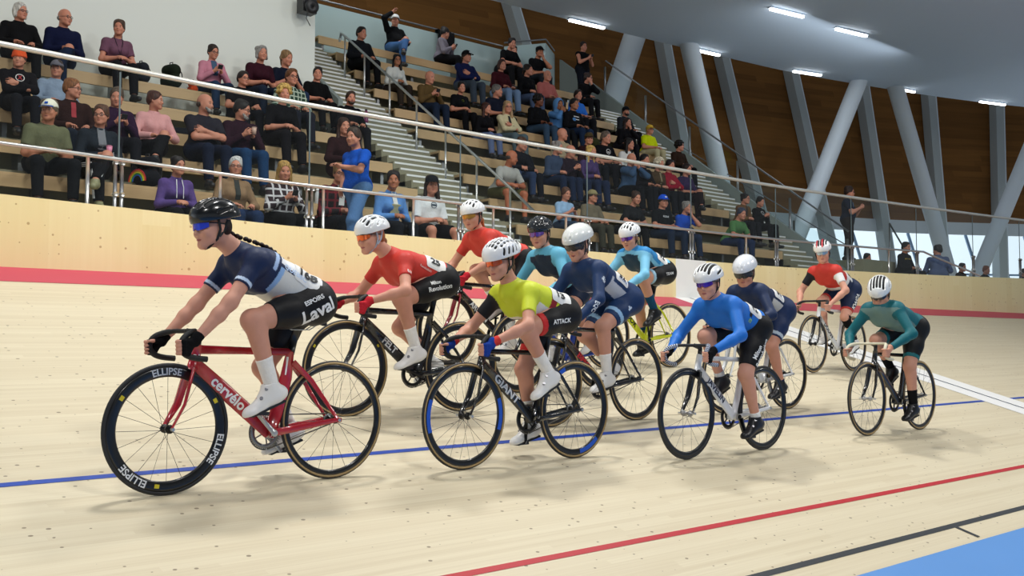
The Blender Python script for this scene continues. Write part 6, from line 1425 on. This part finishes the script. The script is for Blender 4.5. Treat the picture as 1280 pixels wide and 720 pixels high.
# ---- standing people
def foot_at(px, py, y, z): p = at_y(px, py, y); return (p[0], y, z)
zt = FL + .73 * (19.3 - 11.78)
sp_(0, 0, 'standing person in black tank top holding up a phone at the top of the stairs', '#0B0B0E', '#12151E', .05, ('short', '#2a1d16'), 'standphone', -20, stand=True, loc=(19.9 + .0, 19.2, FL + .1278 * 42), scale=1.0, group='people standing by the stands', extra=(('phone', 'phone held up by the standing person in the black tank top'),))
sp_(0, 0, 'standing man in navy t-shirt on the raised platform, looking at his hands', '#151B2C', '#241C1A', .72, ('short', '#2E1D16'), 'standphone', 10, stand=True, loc=(21.45, 12.35, FL + .8), scale=1.03, yaw=20, glasses=True, group='people standing by the stands', print_=[('rect', .12, .10, '#3F5A7A')])
def far_person(px, headpy, y, lab, **kw):
    p = at_y(px, headpy, y); seated = not kw.pop('st', True); sc = max(.80, min(1.03, (p[2] - FL) / (1.345 if seated else 1.60)))
    st_ = empty('stool', (p[0], y, FL)); MB().lathe([(0, .40), (.19, .40), (.19, .44), (0, .445)], (0, 0, 0), (0, 0, 1), 20, False).build('seat', M_BENCH, st_)
    for q in range(4): MB().tube([(.12 * math.cos(q * 1.57 + .8), .12 * math.sin(q * 1.57 + .8), .40), (.17 * math.cos(q * 1.57 + .8), .17 * math.sin(q * 1.57 + .8), 0)], .014, 6).build('leg', M_DSTEEL, st_)
    tag(st_, 'low round stool hidden behind the fence under a person on the concourse', 'stool', 'stools on the concourse')
    base = (p[0], y, min(FL + .02, p[2] - 1.345 * sc))
    kw.setdefault('pose', 'stand' if not seated else 'lap')
    return sp_(0, 0, lab, kw.pop('top'), kw.pop('bot', '#17181d'), kw.pop('sl', 2), kw.pop('hair', ('short', '#1d1512')), kw.pop('pose'), kw.pop('turn', -10), stand=not seated, loc=base, scale=sc, group='people on the concourse beyond the fence', **kw)
far_person(1128, 300, 11.6, 'man in black sweatshirt with yellow chest lettering on the far concourse', top='#111214', st=False, print_=[('text', 'IRON MAIDEN', .045, '#B59A2A')])
far_person(1172, 303, 11.7, 'person in grey-blue hoodie turned away on the far concourse', top='#5A6688', turn=60, yaw=120, st=False)
far_person(1080, 311, 14.3, 'fair-skinned person in brown top beyond the standing man in navy', top='#5A2E26', male=False, st=False)
for a in ((1199, 324, 14.2, 'dark-haired person in dark jacket low behind the fence, right of the grey-blue hoodie', '#241C16', '#1d1512'), (1229, 328, 14.2, 'reddish-haired person in black shirt low behind the fence', '#141414', '#8A4A2A'), (1277, 334, 13.4, 'person in dark top cut by the right border of the photo', '#161618', '#2a1d16')):
    far_person(a[0], a[1], a[2], a[3], top=a[4], hair=('short', a[5]), st=False)

# ---- bags, coats and bottles lying about in the stand
def place(px, py, k, dy=0.0, z=None): p = at_y(px, py, yk(k) + dy); return (p[0], yk(k) + dy, seat_z(k) if z is None else z)
def backpack(px, py, k, col, lab, s=1.0, dy=0.0, arcs=False):
    o = empty('backpack', place(px, py, k, dy), R(20)); v, q = nets([Cap((0, -.08, .12), (0, .08, .12), .11, None, .04), Cap((0, -.07, .30), (0, .07, .30), .10, None, .05), Cap((-.10, -.05, .12), (-.10, .05, .12), .06, None, .03)], .012, cuts=[((0, 0, .005), (0, 0, -1))])
    arr_obj('bag_body', v * s, q, cloth(col), o); MB().tube([V(p) * s for p in ((.0, -.03, .39), (0, -.03, .43), (0, .03, .43), (0, .03, .39))], .009, 6).build('grab_loop', M_BLACKP, o, True)
    for sd in (1, -1): MB().tube([V(p) * s for p in spline([(.09, sd * .06, .36), (.15, sd * .08, .26), (.14, sd * .08, .12), (.08, sd * .09, .05)], 4)], [(.018, .005)] * 13, 6).build('strap', M_BLACKP, o, True)
    if arcs:
        for i, c in enumerate(('#C22F38', '#E0892A', '#E6D23A', '#3FA652', '#3C63C0')):
            r_ = .15 - i * .018; MB().tube([(-.162, r_ * math.cos(a), .06 + r_ * math.sin(a)) for a in np.linspace(0, math.pi, 14)], .007, 5).build('rainbow_arc', cloth(c), o)
    else: MB().tube([V((-.16, -.09, .16)) * s, V((-.165, .09, .16)) * s], .005, 5).build('zip', M_BLACKP, o)
    return tag(o, lab, 'backpack')
backpack(214, 90, 5, '#1C241A', 'dark green backpack on the top bench left of the woman in pink')
backpack(176, 84, 5, '#23272E', 'dark grey backpack on the top bench right of the woman in mauve', .85)
backpack(241, 96, 5, '#C0471E', 'small orange bag on the top bench touching the pink jacket', .5)
backpack(738, 160, 5, '#33361E', 'bulky olive backpack on a bench by the right stairs', 1.25)
backpack(737, 232, 2, '#15151A', 'black backpack among the legs behind the tan camouflage cap', .8, -.1)
backpack(184, 216, 1, '#131318', 'black backpack with a rainbow on it, left of the purple hoodie', 1.0, -.05, arcs=True)
backpack(860, 282, 1, '#121316', 'black bag on the bench left of the man in green', .8, 0)
backpack(624, 95, 9, '#17181d', 'dark bag on the bench between navy and maroon sweaters', .7)
def bottle(px, py, k, col, cap_, lab, z=None, dy=0.0):
    o = empty('drink_bottle', place(px, py, k, dy, z)); MB().lathe([(0, 0), (.036, 0), (.038, .02), (.038, .17), (.022, .20), (.022, .21), (0, .21)], (0, 0, 0), (0, 0, 1), 20, False).build('bottle_body', pbr('bottle' + col, hx(col), rough=.3), o, True)
    MB().lathe([(0, .21), (.024, .21), (.024, .245), (0, .245)], (0, 0, 0), (0, 0, 1), 16, False).build('bottle_cap', pbr('bottle' + cap_, hx(cap_), rough=.4), o, True)
    return tag(o, lab, 'bottle')
bottle(366, 205, 1, '#8A1E7A', '#E8E8E8', 'purple bottle with white cap on the second bench near the plaid shirt', dy=0)
bottle(397, 215, 1, '#B9BDC0', '#E8E8E8', 'clear bottle with white cap on the second bench behind the dark red jacket', dy=0)
bottle(70, 247, 0, '#1A1A1E', '#E8E8E8', 'small black bottle standing on the walkway between the feet in the front', z=FL, dy=-.5)
bottle(746, 238, 1, '#E8A21A', '#E8A21A', 'bright orange-yellow bottle beside the tan camouflage cap', dy=.1)
bottle(458, 108, 5, '#7A2A5A', '#2a2a2e', 'purple bottle standing beside the woman in the white sweater')
bottle(694, 90, 9, '#101012', '#101012', 'small black cup standing on the low wall at the top corner')
bottle(565, 290, 0, '#22262b', '#9aa0a6', 'dark bottle on the front bench right of the white t-shirt')
o = empty('coat', place(556, 20, 10, .52, ZB + 1.45)); v = []; f = []; nx_, nz_ = 9, 8
for side_ in (-.07, .07):
    b0 = len(v)
    for i in range(nx_):
        for j in range(nz_): x = -.24 + .48 * i / (nx_ - 1); v.append((x * (1 + .1 * math.sin(j)), side_ + .02 * math.sin(i * 1.7 + j * .5) * (j / nz_), .03 - j * .095 - .03 * math.sin(i * 1.1)))
    for i in range(nx_ - 1):
        for j in range(nz_ - 1): a = b0 + i * nz_ + j; f.append((a, a + 1, a + nz_ + 1, a + nz_))
h_ = nx_ * nz_
for i in range(nx_ - 1): a = i * nz_; f.append((a, a + nz_, h_ + a + nz_, h_ + a))
mesh_obj('folded_body', v, f, cloth('#141416'), o, True)
MB().tube([(-.2, -.08, -.02), (-.24, -.10, -.3), (-.22, -.10, -.55)], [.05, .05, .04], 10).build('sleeve', cloth('#141416'), o, True)
tag(o, 'black coat hung over the glass balustrade behind the top row', 'coat')
o = empty('jacket', place(232, 123, 3, .05)); v, q = nets([Cap((-.45, 0, .04), (.1, .02, .07), .06, .09, .04), Cap((.1, .02, .05), (.5, -.02, .03), .07, .045, .04), Cap((-.2, -.12, .03), (.2, -.14, .02), .045, .05, .04)], .014, cuts=[((0, 0, .004), (0, 0, -1))]); arr_obj('folded_body', v, q, cloth('#16181E'), o)
MB().tube(spline([(.3, -.1, .05), (.4, -.2, .0), (.42, -.22, -.14)], 4), [.045] * 9, 8).build('sleeve', cloth('#16181E'), o, True)
tag(o, 'dark jacket lying along the bench behind the pale pink sweater', 'jacket')
